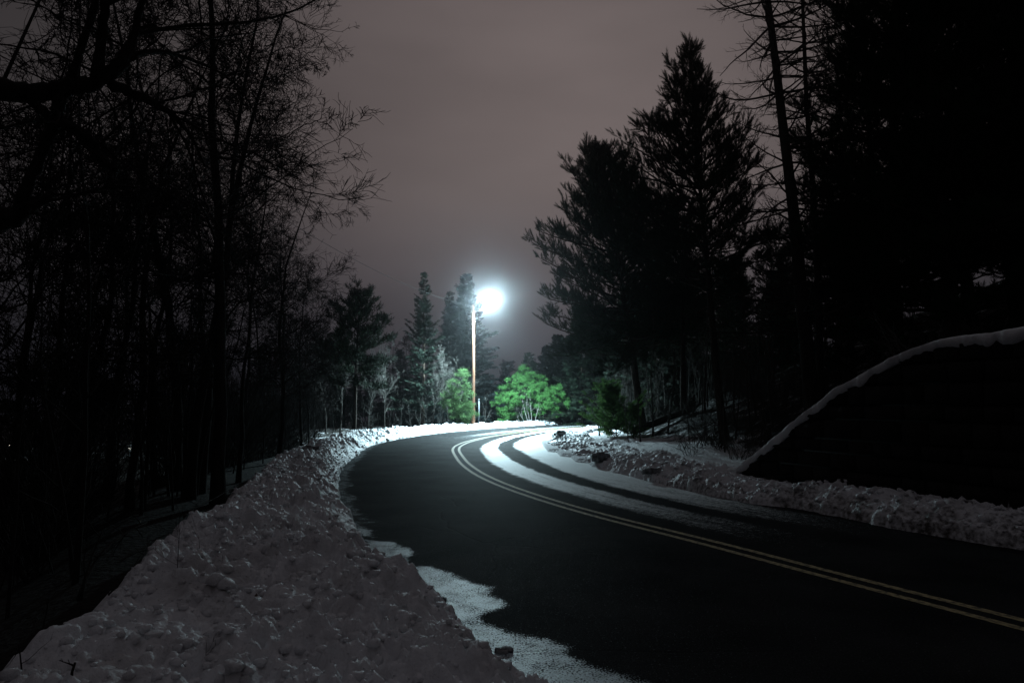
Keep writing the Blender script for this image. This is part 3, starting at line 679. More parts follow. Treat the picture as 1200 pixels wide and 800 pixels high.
def leafy_mesh(h, gen, centers, stems, leaves, n=5200, clump=.34, stem_r=.05, bark=M_bark_grey, sub=420, lobes=34):
    """several stems that fork into a crown filled with leaf clumps; centers: (x, y, z, r) lobes"""
    gt = Geo(); tips = []
    for (sx, sy, ex, ey, eh) in stems:
        S = grow([[sx, sy, -.2]], [[(ex - sx), (ey - sy), eh]], [eh * 1.05], [stem_r * gen.uniform(.7, 1.2)], [dict(n=9, gnarl=.08, trop=.04, k=7, t0=.35, ang=42, lr=.45, rr=.6, tip=.25, var=False), dict(n=6, gnarl=.15, trop=.05, k=5, t0=.2, ang=40, lr=.5, rr=.6, tip=.3), dict(n=4, gnarl=.2, tip=.5)], gen)
        gt.tubes(*S[0], 6); gt.tubes(*S[1], 4); gt.tubes(*S[2], 3)
    gc = Geo(); cs = np.array(centers); w = cs[:, 3] ** 2; ci = gen.choice(len(cs), lobes * len(cs), p=w / w.sum())
    d = unit(gen.normal(size=(len(ci), 3))); sub_c = cs[ci, :3] + d * (cs[ci, 3] * gen.uniform(.35, 1.22, len(ci)) )[:, None] * [1, 1, .8]
    si = gen.integers(0, len(sub_c), n); p = sub_c[si] + gen.normal(size=(n, 3)) * np.array([.20, .20, .10]) * (np.mean(cs[:, 3]) * .55)
    dd = unit(p - cs[:, :3].mean(0)) + gen.normal(size=(n, 3)) * .5 + [0, 0, .2]
    gc.inst(T_leaf[0], T_leaf[1], p, dd, clump * gen.uniform(.6, 1.3, n), gen)
    return gt.mesh('trunk', [bark]), gc.mesh('crown', [leaves], False)

def place(px, Y):
    x = (px - 600) / 800 * Y; return x, Y, tz(x, Y)

# ------------------------------------------------------------------ street lamp
LP = at(554.5, 501, 51.6); lx, ly = LP[0], LP[1]; lz = tz(lx, ly)
ptop = at(553, 357, ly)[2]
lamp_c = at(574.5, 351, ly - 1.1)
lamp = empty('street_lamp', (lx, ly, lz)); tag(lamp, 'lit street lamp on a brown wooden pole at the outside of the bend', 'street lamp')
g = Geo(); hp = ptop - lz
g.tubes(np.array([[0, 0, -.4], [0, 0, .3], [-.01, 0, hp * .5], [-.03, 0, hp * .8], [-.05, 0, hp]]), np.array([.150, .145, .125, .105, .090]), 16, caps=True)
obj('pole', g.mesh('pole', [M_pole]), lamp)
hd = np.array(lamp_c) - [lx, ly, lz]
g = Geo(); a0 = np.array([-.03, -.1, hp - .35]); a1 = hd + [-.04, .02, .42]; dv = hd - a0; dvh = unit(np.array([dv[0], dv[1], 0.]))
pts = [a0, a0 + dvh * .35 + [0, 0, .35], a0 + dvh * .9 + [0, 0, (a1[2] - a0[2]) * .92 + .05], a1]
g.tubes(np.array(pts), np.full(4, .02), 8); g.box(a0, .07, .05, .40); obj('arm', g.mesh('arm', [M_metal]), lamp)
# head: a small cap over an invented globe, shaped to give the glare core
def shell(rx, ry, rz, n=24, m=8):
    v = []
    for i in range(m + 1):
        ph = math.pi / 2 * i / m
        for j in range(n):
            a = 2 * math.pi * j / n; v.append([math.cos(a) * math.cos(ph) * rx, math.sin(a) * math.cos(ph) * ry, math.sin(ph) * rz])
    return np.array(v), [[i * n + j, i * n + (j + 1) % n, (i + 1) * n + (j + 1) % n, (i + 1) * n + j] for i in range(m) for j in range(n)]
GR = .33
v, f = shell(.20, .20, .11); g = Geo(); g.add(v + hd + [0, 0, GR - .03], None, f)
g.add(np.concatenate([v[:24], [[0, 0, 0]]]) + hd + [0, 0, GR - .03], [[i, 24, (i + 1) % 24] for i in range(24)])
head = obj('lamp_head', g.mesh('lamp_head', [M_metal]), lamp)
M_lens = bpy.data.materials.new('lit_glass'); M_lens.use_nodes = True; nt = M_lens.node_tree; nt.nodes.clear()
em = nt.nodes.new('ShaderNodeEmission'); em.inputs[0].default_value = (.64, .91, 1.0, 1); em.inputs[1].default_value = 1150.0; ou = nt.nodes.new('ShaderNodeOutputMaterial'); nt.links.new(em.outputs[0], ou.inputs[0])
g = Geo(); v, f = shell(GR, GR, -GR, 24, 6); g.add(v + hd, None, [q[::-1] for q in f]); v, f = shell(GR, GR, GR, 24, 6); g.add(v + hd, None, f)
obj('globe', g.mesh('globe', [M_lens]), head)
sd_ = bpy.data.lights.new('street_lamp_light', 'SPOT'); sd_.energy = 64000; sd_.color = (.62, .90, 1.0); sd_.spot_size = math.radians(159); sd_.spot_blend = .5; sd_.shadow_soft_size = .2
so = bpy.data.objects.new('street_lamp_light', sd_); C.objects.link(so); so.location = Vector(lamp_c) + Vector((0, 0, -GR - .22))

# thin grey post and little bare tree beside the pole
x, y, z = place(561.5, 50.9); g = Geo(); g.tubes(np.array([[0, 0, -.4], [0, 0, 2.2]]), np.array([.055, .055]), 10, caps=True)
mp = empty('marker_post', (x, y, z)); tag(mp, 'thin grey post standing just right of the lamp pole', 'post'); obj('post_tube', g.mesh('post_tube', [M_post]), mp)
g = Geo(); g.tubes(np.array([[0, 0, 2.2], [0, 0, 2.26]]), np.array([.07, .06]), 10, caps=True); obj('post_cap', g.mesh('post_cap', [M_metal]), mp)
# wire
w0 = np.array([lx - .05, ly, lz + hp - .15]); w1 = at(230, 188, 27.0); ts = np.linspace(0, 1, 40)[:, None]
wp = w0 + (w1 - w0) * ts; wp[:, 2] -= (.9 * 4 * ts * (1 - ts))[:, 0]
g = Geo(); g.tubes(wp, np.full(40, .011), 5); tag(obj('overhead_wire', g.mesh('overhead_wire', [M_wire])), 'thin overhead wire running from the lamp pole into the left trees', 'wire')

# ------------------------------------------------------------------ trees behind the bend
def R_(s): return np.random.default_rng(s)
def top_h(px_top, Y, z): return at(600, px_top, Y)[2] - z
def add_tree(name, fn, px, Y, ytop, label, cat, group=None, **kw):
    x, y, z = place(px, Y); h = top_h(ytop, Y, z); return tree_thing(name, fn(h), (x, y, z), label, cat, group)
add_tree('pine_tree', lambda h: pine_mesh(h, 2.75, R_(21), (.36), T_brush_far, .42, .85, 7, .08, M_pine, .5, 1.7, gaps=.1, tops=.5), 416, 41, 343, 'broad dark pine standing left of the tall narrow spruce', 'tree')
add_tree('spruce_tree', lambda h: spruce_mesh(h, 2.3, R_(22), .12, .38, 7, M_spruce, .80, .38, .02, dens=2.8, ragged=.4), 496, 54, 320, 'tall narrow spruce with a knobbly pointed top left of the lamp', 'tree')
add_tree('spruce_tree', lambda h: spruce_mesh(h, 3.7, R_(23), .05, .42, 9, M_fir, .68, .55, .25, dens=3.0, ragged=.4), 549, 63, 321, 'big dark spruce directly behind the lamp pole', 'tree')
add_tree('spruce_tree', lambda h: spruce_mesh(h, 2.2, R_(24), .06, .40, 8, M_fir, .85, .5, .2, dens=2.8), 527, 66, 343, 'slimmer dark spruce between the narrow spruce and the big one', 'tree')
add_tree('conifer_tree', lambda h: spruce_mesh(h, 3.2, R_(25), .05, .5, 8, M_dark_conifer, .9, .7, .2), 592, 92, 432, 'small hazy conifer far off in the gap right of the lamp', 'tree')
# lit bushes left of the pole
x, y, z = place(537, 50.5); hb = top_h(428, 50, z)
tree_thing('evergreen_shrub', leafy_mesh(hb, R_(31), [(0, 0, hb * .45, 1.15), (.35, -.2, hb * .25, 1.0), (.0, 0, hb * .70, .75), (.2, 0, hb * .88, .4), (-.5, 0, hb * .35, .8)], [(0, 0, .1, 0, hb * .9), (.2, 0, .5, 0, hb * .7), (-.2, .1, -.4, 0, hb * .7)], M_olive, 3800, .21, .03, M_bark_grey), (x, y, z), 'green lit evergreen shrub leaning against the left side of the pole', 'shrub')
x, y, z = place(522, 49); hb = top_h(462, 49, z)
shr = bare_mesh(2.3, .02, R_(32), 'sapling', M_twig_grey, M_bark_grey)
bare_a = bare_mesh(7.0, .07, R_(33), 'upright', M_twig_grey, M_bark, split=0); bare_b = bare_mesh(6.0, .06, R_(34), 'upright', M_twig_grey, M_bark, split=0)
first = True; base_a = None
for px, Y, s, lab in [(432, 47, 1.0, 'bare grey tree rising between the broad pine and the narrow spruce'), (452, 52, .95, 'paler bare tree with a fan of fine twigs beside the narrow spruce'), (470, 55, .85, 'low bare tree against the left foot of the narrow spruce'), (520, 51, .98, 'bare twiggy tree in front of the slimmer dark spruce'), (508, 50, .8, 'thin bare tree overlapping the narrow spruce trunk'), (400, 46, 1.12, 'bare tree whose twigs poke above the broad pine'), (536, 52.5, .86, 'bare lit tree whose twigs fan out above the green shrub'), (384, 50, .9, 'bare tree in the dark left of the broad pine')]:
    x, y, z = place(px, Y); rz = rng.random() * 6
    if base_a is None: base_a = tree_thing('bare_tree', bare_a, (x, y, z), lab, 'tree', None, rz, s); base_b = None
    else:
        if base_b is None: base_b = tree_thing('bare_tree', bare_b, (x, y, z), lab, 'tree', None, rz, s)
        else: copy_tree(base_a if rng.random() < .5 else base_b, (x, y, z), rz, s, lab)
x, y, z = place(569, 51.5); tree_thing('bare_sapling', bare_mesh(2.9, .035, R_(35), 'sapling', M_twig_grey, M_bark_grey), (x, y, z), 'small bare sapling lit white just right of the grey post', 'sapling')
low = None
for i, (px, Y, s) in enumerate([(455, 44, 1), (470, 46, 1.1), (484, 47, .9), (500, 47.5, 1.1), (512, 48, .9), (526, 48.6, 1.0), (440, 42, 1.0), (424, 39, 1.1), (410, 37, .9), (545, 50.8, .7), (395, 35, 1.1), (432, 45, 1.3), (492, 50, 1.3)]):
    x, y, z = place(px, Y)
    if low is None: low = tree_thing('bare_shrub', shr, (x, y, z), 'twiggy bare shrub in the row behind the far left snow bank', 'shrub', 'bare shrubs behind the far left snow bank', 0, s)
    else: copy_tree(low, (x, y, z), i * 1.7, s, None, 'bare shrubs behind the far left snow bank')

# bright green tree beyond the bend
x, y, z = place(621, 61); hb = top_h(424, 61, z)
sc = 61 / 800
def lob(px, py, r, dy=0): return ((px - 621) * sc, dy, (496 - py) * sc, r * sc)
lobes = [lob(px_, py_, r_, dy_) for px_, py_, r_, dy_ in [(618, 438, 10, .2), (606, 444, 11, -.4), (631, 446, 11, .5), (595, 454, 10, .3), (618, 453, 12, -.8), (640, 456, 10, .4), (653, 456, 9, -.2), (588, 466, 10, .5), (603, 464, 11, -.9), (622, 464, 9, .9), (636, 468, 10, -.5), (657, 466, 9, .3), (584, 478, 9, -.2), (597, 478, 9, .6), (648, 475, 9, .2), (591, 488, 8, -.5), (662, 472, 6, 0), (612, 430, 6, 0), (638, 480, 7, .8), (605, 486, 7, 1.2), (612, 474, 10, .9), (628, 476, 9, 1.0), (618, 446, 12, -.3), (640, 464, 11, 0), (600, 470, 11, .1), (652, 482, 7, .4)]]
tree_thing('green_tree', leafy_mesh(hb, R_(41), lobes, [(-.1, 0, -.3, 0, 3.6), (.15, -.1, .3, .1, 3.4), (-.3, .1, -1.5, 0, 2.7), (-.6, -.2, -2.0, -.2, 1.9), (.3, 0, 1.4, .2, 2.9), (0, -.2, .1, -.2, 3.2)], M_green, 9000, .22, .032, noise_mat('pale_bark', (.09, .087, .08), (.19, .182, .17), 8, .85), lobes=14), (x, y, z), 'bright green leafy tree with pale forking stems lit by the street lamp', 'tree')
thin = bare_mesh(3.0, .04, R_(42), 'sapling', M_twig_grey, M_bark_grey); tb = None
for i, px in enumerate([632, 638, 644, 650, 656, 662, 668, 604]):
    x, y, z = place(px, 61.5 + .3 * i); lab = 'thin pale stem in the row under and right of the bright green tree'
    if tb is None: tb = tree_thing('bare_sapling', thin, (x, y, z), lab, 'sapling', 'thin stems under the bright green tree')
    else: copy_tree(tb, (x, y, z), i * 2.1, .8 + .05 * (i % 4), lab, 'thin stems under the bright green tree')
add_tree('conifer_tree', lambda h: spruce_mesh(h, 2.8, R_(43), .05, .45, 8, leaf_mat('teal_needles', (.014, .034, .020), (.030, .065, .036)), .7, .55, .15), 621, 70, 414, 'dark green conifer peeping out above the bright green tree', 'tree')
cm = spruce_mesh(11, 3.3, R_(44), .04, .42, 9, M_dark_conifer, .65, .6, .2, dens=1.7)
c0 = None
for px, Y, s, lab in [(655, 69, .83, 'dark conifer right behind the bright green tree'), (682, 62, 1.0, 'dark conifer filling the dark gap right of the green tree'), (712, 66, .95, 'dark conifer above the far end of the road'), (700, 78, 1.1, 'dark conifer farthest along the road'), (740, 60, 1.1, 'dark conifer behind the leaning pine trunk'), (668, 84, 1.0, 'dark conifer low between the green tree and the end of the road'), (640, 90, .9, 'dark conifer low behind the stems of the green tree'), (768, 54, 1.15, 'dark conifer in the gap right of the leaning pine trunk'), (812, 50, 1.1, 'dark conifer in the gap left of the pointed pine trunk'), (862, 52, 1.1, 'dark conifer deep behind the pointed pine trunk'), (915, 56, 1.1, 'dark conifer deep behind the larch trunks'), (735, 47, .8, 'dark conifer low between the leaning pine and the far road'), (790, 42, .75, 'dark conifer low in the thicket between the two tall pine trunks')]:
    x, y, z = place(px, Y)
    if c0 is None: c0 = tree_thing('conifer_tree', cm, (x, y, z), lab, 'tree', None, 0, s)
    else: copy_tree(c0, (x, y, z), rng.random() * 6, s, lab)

# ------------------------------------------------------------------ the right wood
def tilt_tree(name, meshes, base_px, base_py, Y, label, cat, **kw):
    x = (base_px - 600) / 800 * Y; return tree_thing(name, meshes, (x, Y, tz(x, Y)), label, cat, **kw)
Y1 = 33; z1 = place(752, Y1)[2]; h1 = top_h(168, Y1, z1)
tree_thing('pine_tree', pine_mesh(h1, 4.7, R_(51), .27, T_brush, .34, .50, 9, .20, M_pine, .62, 2.0, gaps=.10, tops=.6, skew=(math.pi, .15), lean=(-.115, 0), rtrunk=.22), (place(752, Y1)), 'leaning pine with plume like shoots rising from the inside of the bend', 'tree')
Y2 = 22; z2 = place(848, Y2)[2]; h2 = top_h(68, Y2, z2)
tree_thing('pine_tree', pine_mesh(h2, 3.2, R_(52), .38, T_brush, .27, .44, 8, .24, M_pine, .62, 2.0, gaps=.13, tops=.66, skew=(math.pi, .25), lean=(-.10, 0), rtrunk=.15), (place(848, Y2)), 'tall pointed pine nearest the camera of the two against the sky', 'tree')
# low boughs of a pine in shade between them
tree_thing('pine_tree', pine_mesh(9.5, 3.4, R_(53), .35, T_brush, .34, .6, 7, .1, M_pine, .5, 1.2), (place(800, 31)), 'shorter dark pine filling the space between the two tall pines', 'tree')
# bare larch with drooping branches, two stems
def larch(h, r, gen, R0, lean):
    S0 = grow([[0, 0, -.3]], [[lean, 0, 1]], [h], [r], [dict(n=14, gnarl=.012, trop=.02, tip=.25)], gen)[0]; g1 = Geo(); g1.tubes(*S0, 9); P = S0[0][0]
    b = []; d = []; l = []
    zz = .22 * h
    while zz < h * .97:
        x = zz / h * 14; i = min(int(x), 13); p = P[i] * (1 - x + i) + P[i + 1] * (x - i); n = gen.integers(3, 6)
        for _ in range(n):
            a = gen.random() * 6.28; b.append(p); d.append([math.cos(a), math.sin(a), gen.uniform(-.35, .10)]); l.append(R0 * gen.uniform(.55, 1.1) * (1 - .35 * zz / h))
        zz += gen.uniform(.25, .5)
    S = grow(np.array(b), np.array(d), np.array(l), .012 + .010 * np.array(l), [dict(n=8, gnarl=.08, trop=.065, k=10, t0=.2, ang=45, lr=.32, rr=.55, tip=.25, rmin=.005, flat=.7), dict(n=5, gnarl=.14, trop=.05, k=4, t0=.2, ang=40, lr=.5, rr=.7, tip=.4, rmin=.004), dict(n=4, gnarl=.18, trop=.05, tip=.5)], gen)
    g1.tubes(*S[0], 5); gc = Geo(); gc.tubes(*S[1], 3); gc.tubes(*S[2], 3); return g1.mesh('trunk', [M_bark]), gc.mesh('crown', [M_twig])
x, y, z = place(952, 17.5); tree_thing('larch_tree', larch(15.5, .21, R_(54), 2.9, -.06), (x, y, z), 'bare larch with thick dark trunk and long drooping branches on its left', 'tree')
x, y, z = place(962, 18.6); tree_thing('larch_tree', larch(14.5, .12, R_(55), 2.1, -.05), (x, y, z), 'thinner bare larch trunk close on the right of the thick one', 'tree')
# heavy dark conifers towards the right margin
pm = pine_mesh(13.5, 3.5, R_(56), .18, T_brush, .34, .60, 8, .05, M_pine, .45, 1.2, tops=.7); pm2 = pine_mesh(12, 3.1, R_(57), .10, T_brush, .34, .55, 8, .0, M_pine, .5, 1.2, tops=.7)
p0 = p1 = None
spots = [(1052, 18, 1.05, 'big black pine just right of the bare larches'), (1120, 16, 1.0, 'big black pine above the middle of the wall'), (1200, 17.5, 1.2, 'big black pine above the right end of the wall'), (1290, 17, 1.15, 'big black pine cut by the right picture edge'), (985, 26, .62, 'black pine behind the foot of the larches'), (905, 31, .55, 'black pine low behind the pointed pine'), (1140, 26, 1.0, 'black pine deeper in the wood above the wall'), (1040, 27, 1.15, 'black pine deepest in the wood behind the larches'), (860, 40, .62, 'black pine far behind the undergrowth right of the pointed pine'), (1205, 27, 1.2, 'black pine deep behind the right end of the wall'), (795, 47, .75, 'black pine far behind the leaning pine'), (930, 42, .72, 'black pine far up the slope behind the larches'), (1010, 44, .85, 'black pine highest on the slope'), (1000, 21, .50, 'half grown black pine under the larches')]
for i, (px, Y, s, lab) in enumerate(spots):
    x, y, z = place(px, Y); m_, pr = (pm, p0) if i % 2 == 0 else (pm2, p1)
    if pr is None:
        t = tree_thing('pine_tree', m_, (x, y, z), lab, 'tree', None, i * 1.3, s)
        if i % 2 == 0: p0 = t
        else: p1 = t
    else: copy_tree(pr, (x, y, z), i * 1.3, s, lab)
# evergreen bush on the snow slope, lit from the lamp side
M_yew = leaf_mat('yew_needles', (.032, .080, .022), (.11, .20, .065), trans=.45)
x, y, z = place(722, 30.5)
tree_thing('evergreen_bush', spruce_mesh(2.2, 1.6, R_(58), .02, .15, 8, M_yew, .5, .28, -.45, dens=1.5, ragged=.4), (x, y, z), 'feathery green young evergreen at the foot of the leaning pine', 'bush', None, 0, 1, (0, -.12))
x, y, z = place(741, 28.5)
tree_thing('evergreen_bush', spruce_mesh(1.3, .8, R_(59), .02, .14, 7, M_yew, .6, .24, -.2, dens=1.5, ragged=.4), (x, y, z), 'smaller dark green evergreen bush just above the fallen log end', 'bush')

# fallen log
x0, x1 = at(742, 505, 30.0), at(815, 499, 29.0); g = Geo(); zA = tz(x0[0], x0[1]) + .16; zB = tz(x1[0], x1[1]) + .2
lg = empty('fallen_log', (x0[0], x0[1], zA)); tag(lg, 'dark fallen log lying across the snow below the two tall pines', 'log')
q = np.array([[0, 0, 0], [(x1 - x0)[0] * .5, (x1 - x0)[1] * .5, (zB - zA) * .5 + .04], [(x1 - x0)[0], (x1 - x0)[1], zB - zA]]); g.tubes(q, np.array([.17, .15, .12]), 10, caps=True)
obj('log_stem', g.mesh('log_stem', [M_bark]), lg)
for bq, bd_, bl0, br0 in ((q[1], [.2, -.4, .5], .6, .03), (q[2], [.6, .1, .3], .9, .05)):
    S = grow([bq], [bd_], [bl0], [br0], [dict(n=4, gnarl=.12, k=3, t0=.3, ang=40, lr=.5, rr=.6), dict(n=3, gnarl=.2)], R_(60)); g = Geo(); g.tubes(*S[0], 5); g.tubes(*S[1], 4); obj('broken_branch', g.mesh('broken_branch', [M_bark]), lg)
# saplings and undergrowth
M_twig_r = mat('undergrowth_twig', (.045, .040, .035), .85, .15)
sm = [bare_mesh(h, r, R_(70 + i), 'sapling', M_twig_r, M_twig_r) for i, (h, r) in enumerate([(4.2, .035), (3.4, .028), (5.0, .04), (2.6, .022)])]
protos = [None] * 4; gen = R_(80)
def scatter(n, boxes, lab, cat, name, group, meshes, protos, smin=.75, smax=1.2):
    c = 0; tries = 0
    while c < n and tries < n * 20:
        tries += 1; (pa, pb, ya, yb) = boxes[gen.integers(0, len(boxes))]; px = gen.uniform(pa, pb); Y = gen.uniform(ya, yb); x = (px - 600) / 800 * Y
        if abs(px - 152) < 150 / Y + 3 or abs(px - 10) < 90 / Y: continue
        u, v = uv_of([[x, Y]]); 
        if v[0] > 0 and v[0] < 5.6 or v[0] < 0 and -v[0] < 4.6 + float(W_left(u[0] - U0)): continue
        if v[0] > 0:
            t = np.dot(np.array([x, Y]) - wA, wdir); dd = np.dot(np.array([x, Y]) - wA, wn)
            if t > -.5 and dd < 1.0: continue
        z = tz(x, Y); i = int(gen.integers(0, len(meshes))); s = gen.uniform(smin, smax); rz = gen.random() * 6.28; tl = (gen.normal() * .07, gen.normal() * .07)
        if protos[i] is None: protos[i] = tree_thing(name, meshes[i], (x, Y, z - .05), lab, cat, group, rz, s, tl)
        else: copy_tree(protos[i], (x, Y, z - .05), rz, s, lab, group, tl)
        c += 1
scatter(85, [(735, 860, 24, 42), (800, 960, 18.5, 34), (860, 1080, 17, 30), (700, 790, 33, 48)], 'slim bare sapling in the tangled undergrowth of the snowy right wood', 'sapling', 'bare_sapling', 'saplings in the right wood', sm, protos)
bs = [bare_mesh(1.5, .014, R_(90 + i), 'sapling', M_twig_r, M_twig_r) for i in range(2)]
def bush_mesh(gen, n, h, m):
    b = np.zeros((n, 3)); b[:, :2] = gen.normal(size=(n, 2)) * .14; b[:, 2] = -.05; d = gen.normal(size=(n, 3)) * .45; d[:, 2] = 1
    S = grow(b, d, gen.uniform(.6, 1.1, n) * h, np.full(n, .009), [dict(n=6, gnarl=.13, trop=.02, k=5, t0=.2, ang=38, lr=.45, rr=.6, tip=.35, rmin=.0035), dict(n=4, gnarl=.2, trop=.02, k=3, t0=.2, ang=38, lr=.5, rr=.7, rmin=.003), dict(n=3, gnarl=.2)], gen)
    g = Geo()
    for P, R in S: g.tubes(P, R, 3)
    return g.mesh('bare_shrub', [m])
bushes = [bush_mesh(R_(95 + i), 14, 1.1, M_twig_r) for i in range(3)]
def shrub_scatter(n, boxes, lab, group, smin=.7, smax=1.4, meshes=bushes, minv=5.4):
    c = 0; tries = 0
    while c < n and tries < n * 30:
        tries += 1; (pa, pb, ya, yb) = boxes[gen.integers(0, len(boxes))]; px = gen.uniform(pa, pb); Y = gen.uniform(ya, yb); x = (px - 600) / 800 * Y
        if abs(px - 152) < 760 / Y + 3 or abs(px - 10) < 300 / Y: continue
        u, v = [q_[0] for q_ in uv_of([[x, Y]])]
        if px < 805 and 0 < v < 8.6: continue
        if v > 0 and v < minv or v < 0 and -v < 5.6 + float(W_left(u - U0)): continue
        if v > 0:
            t = np.dot(np.array([x, Y]) - wA, wdir); dd = np.dot(np.array([x, Y]) - wA, wn)
            if t > -.5 and dd < .8: continue
        o = obj('bare_shrub', meshes[gen.integers(0, len(meshes))], None, (x, Y, tz(x, Y) - .03)); s = gen.uniform(smin, smax); o.scale = (s, s, s); o.rotation_euler.z = gen.random() * 6.28; tag(o, lab, 'shrub', group); c += 1
shrub_scatter(110, [(740, 880, 19, 36), (800, 1000, 18, 30), (880, 1150, 12, 24)], 'low bare shrub growing through the snow of the right wood', 'low shrubs in the right wood')
bl = bush_mesh(R_(99), 26, 2.6, M_twig_grey); x, y, z = place(712, 36); o = obj('bare_shrub', bl, None, (x, y, z - .05)); o.scale = (1.2,) * 3; tag(o, 'pale twiggy shrub lit by the lamp left of the leaning pine trunk', 'shrub')
o = obj('bare_shrub', bl, None, (*place(735, 38)[:2], place(735, 38)[2] - .05)); o.rotation_euler.z = 2; tag(o, 'pale twiggy shrub close behind the leaning pine trunk', 'shrub')

# ------------------------------------------------------------------ the left wood
# near tree outside the picture whose limbs reach in
def limb(pts):
    p = np.array([at(a, b, c) for a, b, c, _ in pts]); r = np.array([w * .5 * c / 800 for a, b, c, w in pts])
    t = np.linspace(0, len(pts) - 1, (len(pts) - 1) * 5 + 1); q = np.stack([np.interp(t, np.arange(len(pts)), p[:, i]) for i in range(3)], 1); rr = np.interp(t, np.arange(len(pts)), r)
    kk = np.array([.25, .5, .25])
    for _ in range(3):
        q[1:-1] = .25 * q[:-2] + .5 * q[1:-1] + .25 * q[2:]; rr[1:-1] = .25 * rr[:-2] + .5 * rr[1:-1] + .25 * rr[2:]
    gn = R_(int(abs(pts[0][0] * 7 + pts[0][1])) + 3); q[1:-1] += gn.normal(size=q[1:-1].shape) * rr[1:-1, None] * .14; rr *= 1 + .07 * gn.normal(size=len(rr))
    return q, rr
TX, TY = -5.35, 5.3; TZ = tz(TX, TY)
tkx = (TX / TY) * 800 + 600
limbs = [[(tkx + 2, 250, 5.3, 34), (-110, 160, 5.25, 32), (-50, 118, 5.2, 30), (0, 104, 5.1, 27), (45, 110, 5.1, 22), (85, 103, 5.1, 20), (110, 97, 5.15, 19), (132, 84, 5.2, 19), (148, 66, 5.25, 15), (156, 45, 5.3, 10), (163, 15, 5.3, 8), (174, -20, 5.4, 6), (190, -80, 5.5, 4)],
    [(80, 104, 5.1, 11), (88, 80, 5.1, 10), (100, 42, 5.1, 9), (113, 0, 5.2, 9), (124, -50, 5.2, 6), (130, -120, 5.3, 3)],
    [(112, 95, 5.15, 14), (115, 75, 5.1, 12), (120, 40, 5.05, 12), (124, 0, 5.0, 11), (130, -60, 5.0, 7), (142, -140, 5.0, 3)],
    [(130, 98, 5.2, 14), (150, 108, 5.3, 12), (172, 116, 5.4, 10), (200, 132, 5.6, 7), (225, 160, 5.8, 4), (240, 195, 6.0, 2.5)],
    [(-120, 275, 5.3, 34), (-50, 265, 5.2, 32), (0, 259, 5.1, 29), (18, 254, 5.1, 25), (30, 246, 5.1, 17), (44, 238, 5.1, 12), (60, 228, 5.1, 8), (63, 226, 5.1, 7)],
    [(22, 250, 5.1, 16), (28, 228, 5.1, 14), (40, 200, 5.1, 13), (52, 172, 5.1, 13), (63, 145, 5.1, 15), (70, 125, 5.1, 14), (76, 106, 5.1, 13)],
    [(62, 143, 5.1, 12), (48, 127, 5.1, 11), (28, 112, 5.1, 10)],
    [(66, 142, 5.1, 13), (88, 152, 5.0, 11), (104, 170, 5.0, 10), (122, 190, 4.95, 9), (137, 201, 4.95, 7)],
    [(90, 150, 5.0, 8), (104, 160, 4.95, 8), (114, 172, 4.9, 7)],
    [(150, 70, 5.25, 8), (164, 62, 5.35, 8), (190, 60, 5.6, 6), (215, 66, 5.9, 5), (250, 80, 6.3, 3.5), (285, 105, 6.6, 2.2)],
    [(157, 42, 5.3, 6), (190, 33, 5.5, 5), (235, 29, 5.8, 4.5), (290, 27, 6.2, 3.6), (340, 16, 6.6, 2.6), (385, -8, 7.0, 1.6)],
    [(124, 5, 5.0, 7), (155, -10, 5.1, 6), (210, -22, 5.4, 5), (270, -15, 5.8, 4), (330, -18, 6.2, 3), (390, -28, 6.6, 1.8)]]
big = empty('bare_tree', (TX, TY, TZ)); tag(big, 'big gnarled bare tree reaching thick crooked limbs in over the snow bank', 'tree'); off = np.array([TX, TY, TZ])
gt = Geo(); gcr = Geo(); allp = []; allr = []; alld = []
for lb in limbs:
    q, rr = limb(lb); gt.tubes(q - off, rr, 10, caps=True); allp.append(q); allr.append(rr); alld.append(unit(np.gradient(q, axis=0)))
a1 = at(tkx + 2, 250, 5.3); tr = np.array([[TX, TY, TZ - .3], [TX - .05, TY, TZ + 1.2], [a1[0] - .1, TY, (TZ + a1[2]) / 2 + .5], [a1[0] - .02, a1[1], a1[2]], [a1[0] - .35, TY + .2, a1[2] + 2.0], [a1[0] - .2, TY + .4, a1[2] + 5]]); gt.tubes(tr - off, np.array([.32, .25, .22, .19, .14, .05]), 12)
obj('trunk', gt.mesh('trunk', [M_bark]), big)
gn = R_(101); ap = np.concatenate(allp); ar = np.concatenate(allr); ad = np.concatenate(alld)
def spawn(n, sel, lmin, lmax, bias, rad):
    i = gn.choice(np.where(sel)[0], n); sd = unit(gn.normal(size=(n, 3)) + bias); d = unit(ad[i] * .35 + sd)
    return ap[i], d, gn.uniform(lmin, lmax, n), np.minimum(ar[i] * .6, gn.uniform(*rad, n))
LV = [dict(n=9, gnarl=.15, trop=.0, k=8, t0=.12, ang=42, lr=.48, rr=.6, tip=.25, rmin=.003), dict(n=7, gnarl=.19, trop=.0, k=5, t0=.1, ang=42, lr=.5, rr=.65, tip=.35, rmin=.0022), dict(n=5, gnarl=.22, trop=0, k=2.2, t0=.2, ang=40, lr=.55, rr=.7, tip=.5, rmin=.0018), dict(n=4, gnarl=.22, tip=.6)]
inframe = ap[:, 0] / np.maximum(ap[:, 1], .1) > -.80
b, d, l, r = spawn(66, inframe, .7, 1.9, np.array([.55, .35, .15]), (.006, .014))
for P, R in grow(b, d, l, r, LV, gn): gcr.tubes(P - off, R, 4 if R.max() > .006 else 3)
obj('crown', gcr.mesh('crown', [M_twig]), big)

